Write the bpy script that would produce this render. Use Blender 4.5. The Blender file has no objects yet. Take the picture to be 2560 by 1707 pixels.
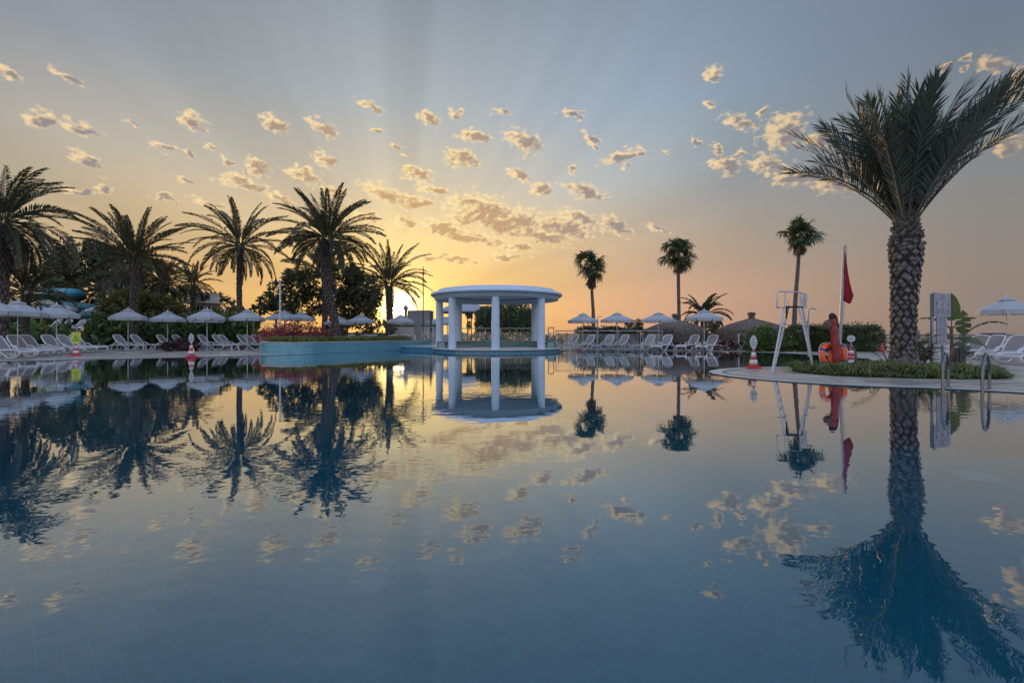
import bpy, math, random
import numpy as np
from mathutils import Vector, Matrix
from mathutils.geometry import delaunay_2d_cdt
R = math.radians
scene = bpy.context.scene
col = scene.collection
F, HX, HY = 1138.0, 1280.0, 835.0          # survey of the photograph: focal length, centre, horizon (photo pixels)

# ------------------------------------------------------------------ camera
cam_d = bpy.data.cameras.new("camera"); cam = bpy.data.objects.new("camera", cam_d); col.objects.link(cam)
cam.location = (0, 0, 1.0); cam.rotation_euler = (R(90), 0, 0)
cam_d.sensor_width = 36.0; cam_d.lens = 16.0; cam_d.shift_y = -18.5 / 2560
cam_d.clip_start = 0.05; cam_d.clip_end = 20000
scene.camera = cam

# ------------------------------------------------------------------ render settings
scene.view_settings.view_transform = 'Standard'; scene.view_settings.look = 'None'
scene.view_settings.exposure = 0.0; scene.view_settings.gamma = 1.0
scene.cycles.use_denoising = True
scene.cycles.max_bounces = 7; scene.cycles.transparent_max_bounces = 14
scene.cycles.caustics_reflective = False; scene.cycles.caustics_refractive = False

# ------------------------------------------------------------------ sun
SUN_AZ, SUN_EL = math.degrees(math.atan((1000 - HX) / F)), 3.3     # azimuth from +Y towards +X
sd = bpy.data.lights.new("sun", 'SUN'); so = bpy.data.objects.new("sun", sd); col.objects.link(so)
sd.energy = 2.0; sd.angle = R(0.5); sd.color = (1.0, 0.60, 0.28)
sv = Vector((math.sin(R(SUN_AZ)) * math.cos(R(SUN_EL)), math.cos(R(SUN_AZ)) * math.cos(R(SUN_EL)), math.sin(R(SUN_EL))))
so.rotation_euler = sv.to_track_quat('Z', 'Y').to_euler()

# ------------------------------------------------------------------ sky
def lin(c):
    return tuple(((v / 255) / 12.92 if v / 255 <= 0.04045 else ((v / 255 + 0.055) / 1.055) ** 2.4) for v in c)

world = bpy.data.worlds.new("World"); scene.world = world; world.use_nodes = True
wt = world.node_tree; wt.nodes.clear()
def wn(kind, **kw):
    n = wt.nodes.new(kind)
    for k, v in kw.items(): setattr(n, k, v)
    return n
def wput(sock, v):
    if isinstance(v, bpy.types.NodeSocket): wt.links.new(v, sock)
    else: sock.default_value = v
def wm(op, a, b=None, clamp=False):
    n = wn('ShaderNodeMath', operation=op, use_clamp=clamp); wput(n.inputs[0], a)
    if b is not None: wput(n.inputs[1], b)
    return n.outputs[0]
def wmr(x, a, b, c=0.0, d=1.0, smooth=True):
    n = wn('ShaderNodeMapRange', interpolation_type='SMOOTHSTEP' if smooth else 'LINEAR')
    wput(n.inputs[0], x); n.inputs[1].default_value = a; n.inputs[2].default_value = b
    n.inputs[3].default_value = c; n.inputs[4].default_value = d
    return n.outputs[0]
def wmix(f, a, b, mode='MIX'):
    n = wn('ShaderNodeMix', data_type='RGBA', blend_type=mode)
    wput(n.inputs[0], f)
    for s, v in ((n.inputs[6], a), (n.inputs[7], b)):
        wput(s, v if isinstance(v, bpy.types.NodeSocket) else (*v, 1))
    return n.outputs[2]
tc = wn('ShaderNodeTexCoord'); sep = wn('ShaderNodeSeparateXYZ'); wt.links.new(tc.outputs['Generated'], sep.inputs[0])
dx, dy, dz = sep.outputs
el = wm('MULTIPLY', wm('ARCSINE', dz), 57.29578)            # elevation, degrees
az = wm('MULTIPLY', wm('ARCTAN2', dx, dy), 57.29578)        # azimuth, degrees
azn = wmr(az, -180, 180, 0, 1, False)
# colours of the evening sky by elevation (rows) and azimuth (columns)
AZ = [-180, -120, -75, -48, -38, -30, -22, -14, -6, 2, 10, 18, 26, 35, 46, 75, 120, 180]
SKY = [
 (0,  [(150,146,150),(160,150,145),(180,155,132),(198,164,124),(208,165,114),(216,166,106),(228,172,100),(242,190,105),(236,184,108),(228,172,112),(216,164,120),(202,156,128),(184,146,126),(164,138,124),(140,124,118),(136,126,126),(142,138,144),(150,146,150)]),
 (5,  [(146,148,158),(155,150,150),(182,160,138),(203,172,132),(214,174,120),(223,177,114),(234,186,112),(250,208,124),(242,196,118),(232,184,120),(220,174,128),(206,164,134),(188,152,130),(168,143,126),(144,130,122),(138,130,130),(140,142,152),(146,148,158)]),
 (11, [(140,148,168),(148,150,158),(172,162,150),(194,174,142),(206,180,138),(214,184,136),(226,194,136),(244,214,148),(240,208,148),(232,200,150),(216,188,152),(196,172,148),(172,156,140),(154,146,138),(138,134,130),(134,134,140),(136,146,164),(140,148,168)]),
 (18, [(134,147,176),(142,150,168),(160,160,160),(172,166,156),(182,174,160),(188,180,164),(196,186,166),(206,194,170),(204,194,172),(197,192,180),(184,186,183),(172,178,178),(148,156,160),(138,146,152),(126,134,142),(126,134,148),(130,146,172),(134,147,176)]),
 (26, [(130,146,180),(134,147,176),(146,152,166),(140,146,154),(152,158,164),(160,166,170),(166,172,176),(172,178,180),(172,180,184),(166,176,186),(158,172,186),(150,166,182),(138,154,170),(126,140,156),(112,124,140),(116,128,150),(124,144,176),(130,146,180)]),
 (37, [(126,144,182),(128,145,180),(132,144,166),(130,137,147),(132,140,150),(136,144,154),(140,149,159),(140,150,161),(139,150,162),(138,150,163),(135,148,163),(131,145,161),(126,140,158),(118,132,152),(108,121,140),(112,126,152),(120,142,178),(126,144,182)]),
 (60, [(116,138,182),(116,138,180),(114,136,174),(112,130,158),(112,130,158),(112,130,158),(112,130,160),(112,130,160),(112,130,160),(112,130,160),(112,130,160),(110,130,160),(108,128,160),(106,126,160),(104,124,160),(106,128,168),(112,136,178),(116,138,182)]),
 (90, [(110,134,178)]*18),
]
prev = None; prow = None
for e_, row in SKY:
    rp = wn('ShaderNodeValToRGB'); wt.links.new(azn, rp.inputs[0])
    cr = rp.color_ramp; cr.interpolation = 'LINEAR'
    for i, (a, c) in enumerate(zip(AZ, row)):
        p = (a + 180) / 360
        elm = cr.elements[i] if i < 2 else cr.elements.new(p)
        if i < 2: elm.position = p
        elm.color = (*lin(c), 1)
    srt = rp.outputs[0]
    if prev is None: prev = srt
    else: prev = wmix(wmr(el, prow, e_, 0, 1, False), prev, srt)
    prow = e_
skycol = prev
# unseen sky overhead and behind the camera, brightened to lift the near sides
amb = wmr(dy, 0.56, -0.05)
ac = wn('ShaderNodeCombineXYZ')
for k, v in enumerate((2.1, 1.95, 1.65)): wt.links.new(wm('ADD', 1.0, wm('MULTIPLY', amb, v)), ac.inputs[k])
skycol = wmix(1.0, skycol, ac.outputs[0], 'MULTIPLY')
# below the horizon (only seen by stray rays)
skycol = wmix(wmr(el, -6, -0.2), lin((90, 95, 100)), skycol)
# angle to the sun, glow and the faint rays fanning from it
sdot = wn('ShaderNodeVectorMath', operation='DOT_PRODUCT'); wt.links.new(tc.outputs['Generated'], sdot.inputs[0]); sdot.inputs[1].default_value = sv
gam = wm('MULTIPLY', wm('ARCCOSINE', wm('MINIMUM', sdot.outputs['Value'], 1.0)), 57.29578)
fan = wm('ARCTAN2', wm('SUBTRACT', az, SUN_AZ), wm('SUBTRACT', el, SUN_EL))
rn = wn('ShaderNodeTexNoise', noise_dimensions='1D'); rn.inputs['Scale'].default_value = 2.6; rn.inputs['Detail'].default_value = 3.0
wt.links.new(wm('ADD', fan, 17.37), rn.inputs['W'])
ray = wm('MULTIPLY', wm('SUBTRACT', rn.outputs['Fac'], 0.5), wm('MULTIPLY', wmr(gam, 4, 14), wmr(gam, 55, 30)))
raymul = wm('ADD', 1.0, wm('MULTIPLY', ray, 0.46))
cb = wn('ShaderNodeCombineXYZ')
for k in range(3): wt.links.new(raymul, cb.inputs[k])
skycol = wmix(1.0, skycol, cb.outputs[0], 'MULTIPLY')
def glow(width, strength, colour, src):
    g = wm('MULTIPLY', wm('EXPONENT', wm('MULTIPLY', gam, -1.0 / width)), strength)
    c3 = wn('ShaderNodeVectorMath', operation='SCALE'); c3.inputs[0].default_value = colour; wt.links.new(g, c3.inputs['Scale'])
    return wmix(1.0, src, c3.outputs[0], 'ADD')
skycol = glow(5.0, 0.42, (1.0, 0.62, 0.16), skycol)
skycol = glow(1.9, 0.75, (1.0, 0.52, 0.10), skycol)
# small evening clouds: each an ellipse of directions with noisy edges (photo survey, half-sizes, tilt)
CL = [(20,178,34,13,22),(145,172,42,12,24),(95,275,52,20,22),(185,298,55,16,6),(440,277,33,26,35),(300,280,22,8,28),(632,285,36,19,15),
 (742,297,38,18,32),(850,241,32,11,12),(980,271,34,17,8),(1047,260,20,18,-10),(1150,250,26,8,6),(1090,313,44,12,6),(1200,326,46,23,20),
 (1314,262,32,11,14),(1060,365,46,21,16),(1358,315,28,11,30),(1635,168,28,12,0),(1425,362,54,16,-6),(195,366,40,12,10),(375,340,36,10,-12),
 (430,350,20,8,12),(590,380,30,17,28),(745,366,28,17,26),(700,398,44,19,16),(560,420,56,17,8),(955,402,44,17,4),(1190,402,32,11,26),
 (1245,436,28,17,10),(1340,440,60,16,14),(880,446,60,20,18),(950,462,48,14,10),(1120,480,66,34,20),(1190,505,60,26,12),(1290,522,84,26,12),(1410,520,46,19,26),
 (1010,520,50,16,10),(1110,553,60,13,8),(1060,505,40,12,10),(1800,305,56,42,0),(1700,278,50,18,22),(1880,322,40,16,10),(1660,380,46,16,6),(1760,378,44,20,24),
 (1820,405,50,22,14),(1905,425,50,20,22),(2345,190,40,40,20),(2285,150,48,18,30),(2207,140,24,9,4),(2165,160,18,8,12),(2305,335,40,22,4),
 (170,437,32,8,4),(232,440,25,8,-4),(930,512,28,12,16),(1040,597,62,10,6),(1160,590,50,8,4),(1505,522,34,9,22),(1645,342,20,12,28),(480,341,11,9,10),
 (1320,388,15,9,10),(1470,355,18,10,0),(640,455,42,13,10),(480,465,50,8,6),(385,457,34,8,4),(1000,436,42,13,8),(1060,460,36,13,12),(1635,240,22,8,20),
 (1530,345,12,6,0),(1755,252,18,9,-20),(1600,322,14,8,0),(935,352,14,6,10),(1370,335,14,6,40),(420,410,24,7,18),(1700,355,16,6,0),(2215,165,14,8,0),
 (1190,570,40,9,6),(980,590,30,8,6),(240,405,12,6,0),(860,295,14,7,0),(915,330,14,6,10),(560,392,14,6,30),(1440,385,12,5,0),
 (1130,505,120,30,14),(1240,540,80,18,12),(1050,540,60,16,10),(1330,500,50,16,20),(760,440,40,13,16),(840,500,40,11,12),(520,370,20,8,20)]
cvec = wn('ShaderNodeCombineXYZ'); wt.links.new(az, cvec.inputs[0]); wt.links.new(el, cvec.inputs[1])
def wnoise(src, scale, detail, rough=0.55, off=(0, 0, 0)):
    mp = wn('ShaderNodeMapping'); mp.inputs['Location'].default_value = off; wt.links.new(src, mp.inputs[0])
    mp.inputs['Scale'].default_value = (0.8, 1.2, 1)
    n = wn('ShaderNodeTexNoise', noise_dimensions='3D'); n.inputs['Scale'].default_value = scale
    n.inputs['Detail'].default_value = detail; n.inputs['Roughness'].default_value = rough
    wt.links.new(mp.outputs[0], n.inputs['Vector']); return n
wn1 = wnoise(cvec.outputs[0], 0.55, 3)
sub = wn('ShaderNodeVectorMath', operation='SUBTRACT'); wt.links.new(wn1.outputs['Color'], sub.inputs[0]); sub.inputs[1].default_value = (0.5, 0.5, 0.5)
scl = wn('ShaderNodeVectorMath', operation='SCALE'); wt.links.new(sub.outputs[0], scl.inputs[0]); scl.inputs['Scale'].default_value = 2.4
wadd = wn('ShaderNodeVectorMath', operation='ADD'); wt.links.new(cvec.outputs[0], wadd.inputs[0]); wt.links.new(scl.outputs[0], wadd.inputs[1])
CLW = []
for (x, y, hw, hh, rot, *thick) in CL:
    k = 2560 / 2352; px_, py_ = x * k, y * k
    a = math.atan((px_ - HX) / F); ca = math.cos(a); e = math.atan((HY - py_) / F * ca)
    # degrees per photo pixel at this direction
    wx = math.degrees(hw * k / F * ca * ca * math.cos(e)); wy = math.degrees(hh * k / F * ca * math.cos(e) ** 2)
    CLW.append((math.degrees(a), math.degrees(e), wx * 1.15, wy * 1.2, rot, thick[0] if thick else 1.0))
nb = wnoise(cvec.outputs[0], 1.7, 6, 0.54, (3.1, 7.7, 0))
nb2 = wnoise(cvec.outputs[0], 1.7, 4, 0.52, (3.1 + 0.34, 7.7 + 0.22, 0))      # the same field a little to the shaded side
near = wmr(gam, 6, 34)                                    # 0 near the sun, 1 away from it
away = wmr(az, 18, 46)
rim = wmix(away, wmix(near, lin((255, 228, 165)), lin((246, 214, 164))), lin((214, 184, 144)))
heart = wmix(away, wmix(near, lin((202, 160, 112)), lin((146, 138, 138))), lin((134, 126, 126)))
def disc(src):                                            # the sun's dazzling disc, in front of everything in the sky
    return glow(0.85, 13.0, (1.0, 0.80, 0.42), src)
def cloud_sector(lo, hi):                                 # only the clouds near this slice of the sky are looked at
    def field(da, de, cmin=None):                         # nearest cloud; da, de slide every cloud by that share of its size
        first = cmin
        for (a, e, wx, wy, rot, thick) in CLW:
            if a + wx + 3.5 < lo or a - wx - 3.5 > hi: continue
            m = wn('ShaderNodeMapping', vector_type='TEXTURE')
            if cmin is None: wt.links.new(wadd.outputs[0], m.inputs[0])
            else:                                          # chained one after the other, so that the shader's stack stays small
                ch = wn('ShaderNodeVectorMath', operation='MULTIPLY_ADD'); wt.links.new(cmin, ch.inputs[0]); ch.inputs[1].default_value = (1e-7,) * 3
                wt.links.new(wadd.outputs[0], ch.inputs[2]); wt.links.new(ch.outputs[0], m.inputs[0])
            m.inputs['Location'].default_value = (a + da * min(wx, 2.2), e + de * wy, 0)
            m.inputs['Rotation'].default_value = (0, 0, R(-rot)); m.inputs['Scale'].default_value = (wx, wy, 1)
            L = wn('ShaderNodeVectorMath', operation='LENGTH'); wt.links.new(m.outputs[0], L.inputs[0])
            lv = L.outputs['Value'] if thick == 1.0 else wm('ADD', wm('MULTIPLY', L.outputs['Value'], thick), 1.0 - thick)
            cmin = lv if cmin is first else wm('MINIMUM', cmin, lv)
        return cmin
    near1 = field(0, 0); near2 = field(0.34, -0.26, near1)
    dens = wm('ADD', wm('SUBTRACT', 1.0, near1), wm('MULTIPLY', wm('SUBTRACT', nb.outputs['Fac'], 0.51), 2.1))
    shade = wm('ADD', wm('SUBTRACT', 1.0, near2), wm('MULTIPLY', wm('SUBTRACT', nb2.outputs['Fac'], 0.50), 2.0))
    alpha = wm('MULTIPLY', wmr(dens, -0.10, 0.52), 0.95)
    core = wmr(wm('ADD', wm('MULTIPLY', shade, 0.85), wm('MULTIPLY', dens, 0.15)), 0.12, 0.72)
    b = wn('ShaderNodeBackground'); wt.links.new(disc(wmix(alpha, skycol, wmix(core, rim, heart))), b.inputs[0])
    return b.outputs[0]
def wmixs(f, a, b):
    n = wn('ShaderNodeMixShader'); wput(n.inputs[0], f); wt.links.new(a, n.inputs[1]); wt.links.new(b, n.inputs[2]); return n.outputs[0]
EDGES = [-50, -33, -24, -16, -9, -3, 3, 10, 24, 50]
def tree(i, j):
    if j - i == 1: return cloud_sector(EDGES[i], EDGES[j])
    k = (i + j) // 2
    return wmixs(wm('GREATER_THAN', az, float(EDGES[k])), tree(i, k), tree(k, j))
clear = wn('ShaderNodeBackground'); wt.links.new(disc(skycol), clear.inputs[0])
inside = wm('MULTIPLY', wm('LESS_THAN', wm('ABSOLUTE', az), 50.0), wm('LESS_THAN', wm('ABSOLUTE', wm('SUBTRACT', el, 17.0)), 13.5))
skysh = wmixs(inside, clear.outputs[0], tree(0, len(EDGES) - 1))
# a thin physical sky underneath, lit by the same sun
nis = wn('ShaderNodeTexSky', sky_type='NISHITA'); nis.sun_disc = False; nis.sun_elevation = R(SUN_EL); nis.sun_rotation = R(SUN_AZ)
bg2 = wn('ShaderNodeBackground'); wt.links.new(nis.outputs[0], bg2.inputs[0]); bg2.inputs[1].default_value = 0.006
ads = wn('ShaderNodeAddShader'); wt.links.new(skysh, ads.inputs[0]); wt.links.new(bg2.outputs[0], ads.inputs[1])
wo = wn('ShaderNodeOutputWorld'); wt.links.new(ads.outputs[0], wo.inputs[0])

# ================================================================== helpers
def P(x, y, Y):                                             # photo survey pixel + distance -> point of the place
    return Vector(((x - HX) / F * Y, Y, 1 + (HY - y) / F * Y))
def gY(y, z=0.0): return F * (1 - z) / (y - HY)             # distance of a ground point seen at photo row y
def G(x, y, z=0.0):
    Y = gY(y, z); return Vector(((x - HX) / F * Y, Y, z))

class MB:                                                   # collects faces, becomes ONE mesh object
    def __init__(s): s.v = []; s.f = []; s.m = []; s.sm = []
    def add(s, vs, fs, m=0, smooth=False):
        o = len(s.v); s.v += [tuple(v) for v in vs]
        for f in fs: s.f.append(tuple(i + o for i in f)); s.m.append(m); s.sm.append(smooth)
    def box(s, c, d, rz=0, m=0, mat=None):
        c = Vector(c); hx, hy, hz = d[0] / 2, d[1] / 2, d[2] / 2
        M = mat if mat is not None else Matrix.Rotation(rz, 3, 'Z')
        vs = [c + M @ Vector((a * hx, b * hy, e * hz)) for a in (-1, 1) for b in (-1, 1) for e in (-1, 1)]
        s.add(vs, [(0, 1, 3, 2), (4, 6, 7, 5), (0, 4, 5, 1), (2, 3, 7, 6), (0, 2, 6, 4), (1, 5, 7, 3)], m)
    def tube(s, pts, rad, n=8, m=0, cap=True, flat=1.0, closed=False, upref=None):
        pts = [Vector(p) for p in pts]; k = len(pts)
        rad = [rad] * k if not hasattr(rad, '__len__') else rad
        up0 = None; vs = []
        for i, p in enumerate(pts):
            t = (pts[(i + 1) % k] - pts[i - 1]) if closed else (pts[min(i + 1, k - 1)] - pts[max(i - 1, 0)])
            t.normalize()
            if up0 is None: up0 = Vector(upref) if upref else (Vector((0, 0, 1)) if abs(t.z) < 0.9 else Vector((0, 1, 0)))
            a = t.cross(up0)
            if a.length < 1e-5: a = t.orthogonal()
            a.normalize(); b = a.cross(t).normalized(); up0 = b
            for j in range(n):
                an = 2 * math.pi * j / n
                vs.append(p + (a * math.cos(an) * flat + b * math.sin(an)) * rad[i])
        fs = []
        for i in range(k if closed else k - 1):
            i2 = (i + 1) % k
            for j in range(n):
                j2 = (j + 1) % n; fs.append((i * n + j, i * n + j2, i2 * n + j2, i2 * n + j))
        s.add(vs, fs, m, True)
        if cap and not closed:
            s.add(vs[:n][::-1], [tuple(range(n))], m); s.add(vs[-n:], [tuple(range(n))], m)
    def lathe(s, prof, c=(0, 0, 0), n=32, m=0, smooth=True, a0=0, a1=2 * math.pi):
        full = abs(a1 - a0 - 2 * math.pi) < 1e-6; k = n if full else n + 1
        c = Vector(c); vs = []
        for r, z in prof:
            for j in range(k):
                a = a0 + (a1 - a0) * j / n; vs.append(c + Vector((r * math.cos(a), r * math.sin(a), z)))
        fs = []
        for i in range(len(prof) - 1):
            for j in range(n):
                j2 = (j + 1) % k; fs.append((i * k + j, i * k + j2, (i + 1) * k + j2, (i + 1) * k + j))
        s.add(vs, fs, m, smooth)
    def prism(s, poly, z0, z1, m=0, top=True, bot=True):     # vertical prism over a polygon (anticlockwise)
        n = len(poly); vs = [(p[0], p[1], z0) for p in poly] + [(p[0], p[1], z1) for p in poly]
        fs = [(i, (i + 1) % n, n + (i + 1) % n, n + i) for i in range(n)]
        if top: fs.append(tuple(range(n, 2 * n)))
        if bot: fs.append(tuple(range(n))[::-1])
        s.add(vs, fs, m)
    def plate(s, pts, th, m=0):                              # flat outline given a thickness
        pts = [Vector(p) for p in pts]; nrm = (pts[1] - pts[0]).cross(pts[2] - pts[0]).normalized() * th / 2; n = len(pts)
        vs = [p + nrm for p in pts] + [p - nrm for p in pts]
        s.add(vs, [tuple(range(n)), tuple(range(n, 2 * n))[::-1]] + [(i, n + i, n + (i + 1) % n, (i + 1) % n) for i in range(n)], m)
    def leaves(s, C, size, rs, elong=2.2, up=0.0, m=0, dirs=None, tilt=None):
        C = np.asarray(C, float); N = len(C)
        if N == 0: return
        d = rs.normal(size=(N, 3)) if dirs is None else np.asarray(dirs, float) + rs.normal(size=(N, 3)) * 0.35
        d[:, 2] += up; d /= np.linalg.norm(d, axis=1)[:, None] + 1e-9
        q = rs.normal(size=(N, 3)); w = np.cross(d, q); w /= np.linalg.norm(w, axis=1)[:, None] + 1e-9
        L = (size * rs.uniform(0.6, 1.35, N))[:, None]; W = L / elong / 2
        V = np.stack([C, C + d * L * 0.5 + w * W, C + d * L, C + d * L * 0.5 - w * W], 1).reshape(-1, 3)
        o = len(s.v); s.v += list(map(tuple, V.tolist()))
        s.f += [(o + 4 * i, o + 4 * i + 1, o + 4 * i + 2, o + 4 * i + 3) for i in range(N)]; s.m += [m] * N; s.sm += [False] * N
    def build(s, name, mats, parent=None, loc=None, rz=0, tagd=None):
        me = bpy.data.meshes.new(name); me.from_pydata(s.v, [], s.f)
        for mt in (mats if isinstance(mats, (list, tuple)) else [mats]): me.materials.append(mt)
        me.polygons.foreach_set('material_index', s.m); me.polygons.foreach_set('use_smooth', s.sm); me.update()
        o = bpy.data.objects.new(name, me); col.objects.link(o)
        if parent is not None: o.parent = parent
        if loc is not None: o.location = loc
        if rz: o.rotation_euler.z = rz
        if tagd: tag(o, *tagd)
        return o

def tag(o, label=None, cat=None, group=None, kind=None):
    if label: o['label'] = label
    if cat: o['category'] = cat
    if group: o['group'] = group
    if kind: o['kind'] = kind
    return o
def thing(name, label, cat, loc=(0, 0, 0), rz=0, group=None):
    o = bpy.data.objects.new(name, None); col.objects.link(o); o.empty_display_size = 0.2
    o.location = loc; o.rotation_euler = (0, 0, rz)
    return tag(o, label, cat, group)
def copy_tree(o, parent=None):
    c = o.copy(); col.objects.link(c); c.parent = parent
    for ch in list(o.children):
        copy_tree(ch, c)
    return c
def structure(name, mb, m): return mb.build(name, m, tagd=(None, None, None, 'structure'))
def catmull(pts, n=6):
    pts = [Vector(p) for p in pts]; q = [pts[0] * 2 - pts[1]] + pts + [pts[-1] * 2 - pts[-2]]; out = []
    for i in range(1, len(q) - 2):
        for k in range(n):
            t = k / n; a, b, c, d = q[i - 1], q[i], q[i + 1], q[i + 2]
            out.append(0.5 * ((2 * b) + (c - a) * t + (2 * a - 5 * b + 4 * c - d) * t * t + (3 * b - a - 3 * c + d) * t ** 3))
    return out + [pts[-1]]

# ------------------------------------------------------------------ materials
def mat(name, c, rough=0.6, metal=0.0, var=0.0, vscale=4.0, bump=0.0, bscale=20.0, trans=0.0, spec=0.5, coords='Object', c2=None, tint=None):
    m = bpy.data.materials.new(name); m.use_nodes = True; t = m.node_tree; N = t.nodes; b = N['Principled BSDF']
    b.inputs['Roughness'].default_value = rough; b.inputs['Metallic'].default_value = metal; b.inputs['Specular IOR Level'].default_value = spec
    b.inputs['Base Color'].default_value = (*c, 1)
    out = N['Material Output']
    tcn = N.new('ShaderNodeTexCoord')
    if var or c2:
        n = N.new('ShaderNodeTexNoise'); n.inputs['Scale'].default_value = vscale; n.inputs['Detail'].default_value = 5
        t.links.new(tcn.outputs[coords], n.inputs['Vector'])
        mr = N.new('ShaderNodeMapRange'); mr.inputs[1].default_value = 0.3; mr.inputs[2].default_value = 0.7; t.links.new(n.outputs['Fac'], mr.inputs[0])
        mx = N.new('ShaderNodeMix'); mx.data_type = 'RGBA'
        lo = tuple(v * (1 - var) for v in c); hi = c2 if c2 else tuple(min(1, v * (1 + var)) for v in c)
        mx.inputs[6].default_value = (*lo, 1); mx.inputs[7].default_value = (*hi, 1)
        t.links.new(mr.outputs[0], mx.inputs[0]); t.links.new(mx.outputs[2], b.inputs['Base Color']); csock = mx.outputs[2]
    else: csock = None
    if bump:
        n = N.new('ShaderNodeTexNoise'); n.inputs['Scale'].default_value = bscale; n.inputs['Detail'].default_value = 6
        t.links.new(tcn.outputs[coords], n.inputs['Vector'])
        bp = N.new('ShaderNodeBump'); bp.inputs['Strength'].default_value = bump; bp.inputs['Distance'].default_value = 0.02
        t.links.new(n.outputs['Fac'], bp.inputs['Height']); t.links.new(bp.outputs[0], b.inputs['Normal'])
    if trans:
        tr = N.new('ShaderNodeBsdfTranslucent'); tr.inputs[0].default_value = (*(tint or tuple(min(1, v * 1.6) for v in c)), 1)
        mxs = N.new('ShaderNodeMixShader'); mxs.inputs[0].default_value = trans
        t.links.new(b.outputs[0], mxs.inputs[1]); t.links.new(tr.outputs[0], mxs.inputs[2]); t.links.new(mxs.outputs[0], out.inputs[0])
    return m
def tiles(name, c1, c2, mortar, sx, sy, gap=0.03, rough=0.25, rot=0.0, coords='Object', axis=None, var=0.0, rvar=0.0, bump=0.3, off=0.0, soft=0.1, wet=None):
    m = bpy.data.materials.new(name); m.use_nodes = True; t = m.node_tree; N = t.nodes; b = N['Principled BSDF']
    tcn = N.new('ShaderNodeTexCoord'); mp = N.new('ShaderNodeMapping'); t.links.new(tcn.outputs[coords], mp.inputs[0])
    mp.inputs['Rotation'].default_value = axis if axis else (0, 0, rot)
    br = N.new('ShaderNodeTexBrick'); t.links.new(mp.outputs[0], br.inputs[0])
    br.offset = off; br.inputs['Scale'].default_value = 1.0; br.inputs['Mortar Size'].default_value = gap; br.inputs['Mortar Smooth'].default_value = soft
    br.inputs['Brick Width'].default_value = sx; br.inputs['Row Height'].default_value = sy
    br.inputs['Color1'].default_value = (*c1, 1); br.inputs['Color2'].default_value = (*c2, 1); br.inputs['Mortar'].default_value = (*mortar, 1)
    cs = br.outputs['Color']
    n = N.new('ShaderNodeTexNoise'); n.inputs['Scale'].default_value = 0.9; n.inputs['Detail'].default_value = 6; t.links.new(tcn.outputs[coords], n.inputs['Vector'])
    if var:
        mx = N.new('ShaderNodeMix'); mx.data_type = 'RGBA'; mx.blend_type = 'MULTIPLY'; mx.inputs[0].default_value = 1
        mr = N.new('ShaderNodeMapRange'); mr.inputs[1].default_value = 0.3; mr.inputs[2].default_value = 0.7; mr.inputs[3].default_value = 1 - var; mr.inputs[4].default_value = 1 + var * 0.4
        t.links.new(n.outputs['Fac'], mr.inputs[0]); t.links.new(cs, mx.inputs[6]); t.links.new(mr.outputs[0], mx.inputs[7]); cs = mx.outputs[2]
    t.links.new(cs, b.inputs['Base Color'])
    b.inputs['Roughness'].default_value = rough
    if rvar:
        mr = N.new('ShaderNodeMapRange'); mr.inputs[1].default_value = 0.35; mr.inputs[2].default_value = 0.65; mr.inputs[3].default_value = rough; mr.inputs[4].default_value = rough + rvar
        t.links.new(n.outputs['Fac'], mr.inputs[0]); t.links.new(mr.outputs[0], b.inputs['Roughness'])
    if bump:
        bp = N.new('ShaderNodeBump'); bp.inputs['Strength'].default_value = bump; bp.inputs['Distance'].default_value = 0.004; bp.invert = True
        t.links.new(br.outputs['Fac'], bp.inputs['Height']); t.links.new(bp.outputs[0], b.inputs['Normal'])
    return m

M = {}
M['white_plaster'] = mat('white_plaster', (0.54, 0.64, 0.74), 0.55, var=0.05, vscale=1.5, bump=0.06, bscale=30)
M['white_resin'] = mat('white_resin', (0.62, 0.62, 0.64), 0.35, var=0.06, vscale=6)
M['taupe_mesh'] = mat('taupe_mesh', (0.27, 0.235, 0.235), 0.8, var=0.12, vscale=30)
M['canopy_cloth'] = mat('canopy_cloth', (0.44, 0.46, 0.49), 0.85, var=0.06, vscale=3, trans=0.22, tint=(0.62, 0.56, 0.48))
M['white_metal'] = mat('white_metal', (0.52, 0.53, 0.55), 0.4, var=0.05)
M['grey_metal'] = mat('grey_metal', (0.30, 0.32, 0.34), 0.4, metal=0.3)
M['dark_metal'] = mat('dark_metal', (0.045, 0.045, 0.05), 0.5)
M['steel'] = mat('steel', (0.14, 0.15, 0.165), 0.2, metal=1.0, var=0.06, vscale=8)
M['red_plastic'] = mat('red_plastic', (0.50, 0.028, 0.045), 0.45, var=0.12, vscale=5)
M['white_band'] = mat('white_band', (0.72, 0.72, 0.72), 0.5, var=0.08, vscale=6)
M['black'] = mat('black', (0.012, 0.012, 0.014), 0.6)
M['orange_foam'] = mat('orange_foam', (0.85, 0.13, 0.035), 0.55, var=0.08, vscale=6)
M['navy_tape'] = mat('navy_tape', (0.03, 0.06, 0.2), 0.6)
M['red_cloth'] = mat('red_cloth', (0.36, 0.02, 0.03), 0.8, var=0.25, vscale=4, trans=0.35, tint=(0.55, 0.03, 0.04), bump=0.2, bscale=12)
M['red_vinyl'] = mat('red_vinyl', (0.26, 0.022, 0.03), 0.5, var=0.25, vscale=5, bump=0.25, bscale=14)
M['black_net'] = mat('black_net', (0.02, 0.016, 0.015), 0.8)
M['brown_rope'] = mat('brown_rope', (0.22, 0.15, 0.11), 0.9)
M['yellow_sign'] = mat('yellow_sign', (0.55, 0.60, 0.06), 0.45)
M['sign_white'] = mat('sign_white', (0.48, 0.50, 0.52), 0.5, var=0.04)
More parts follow.
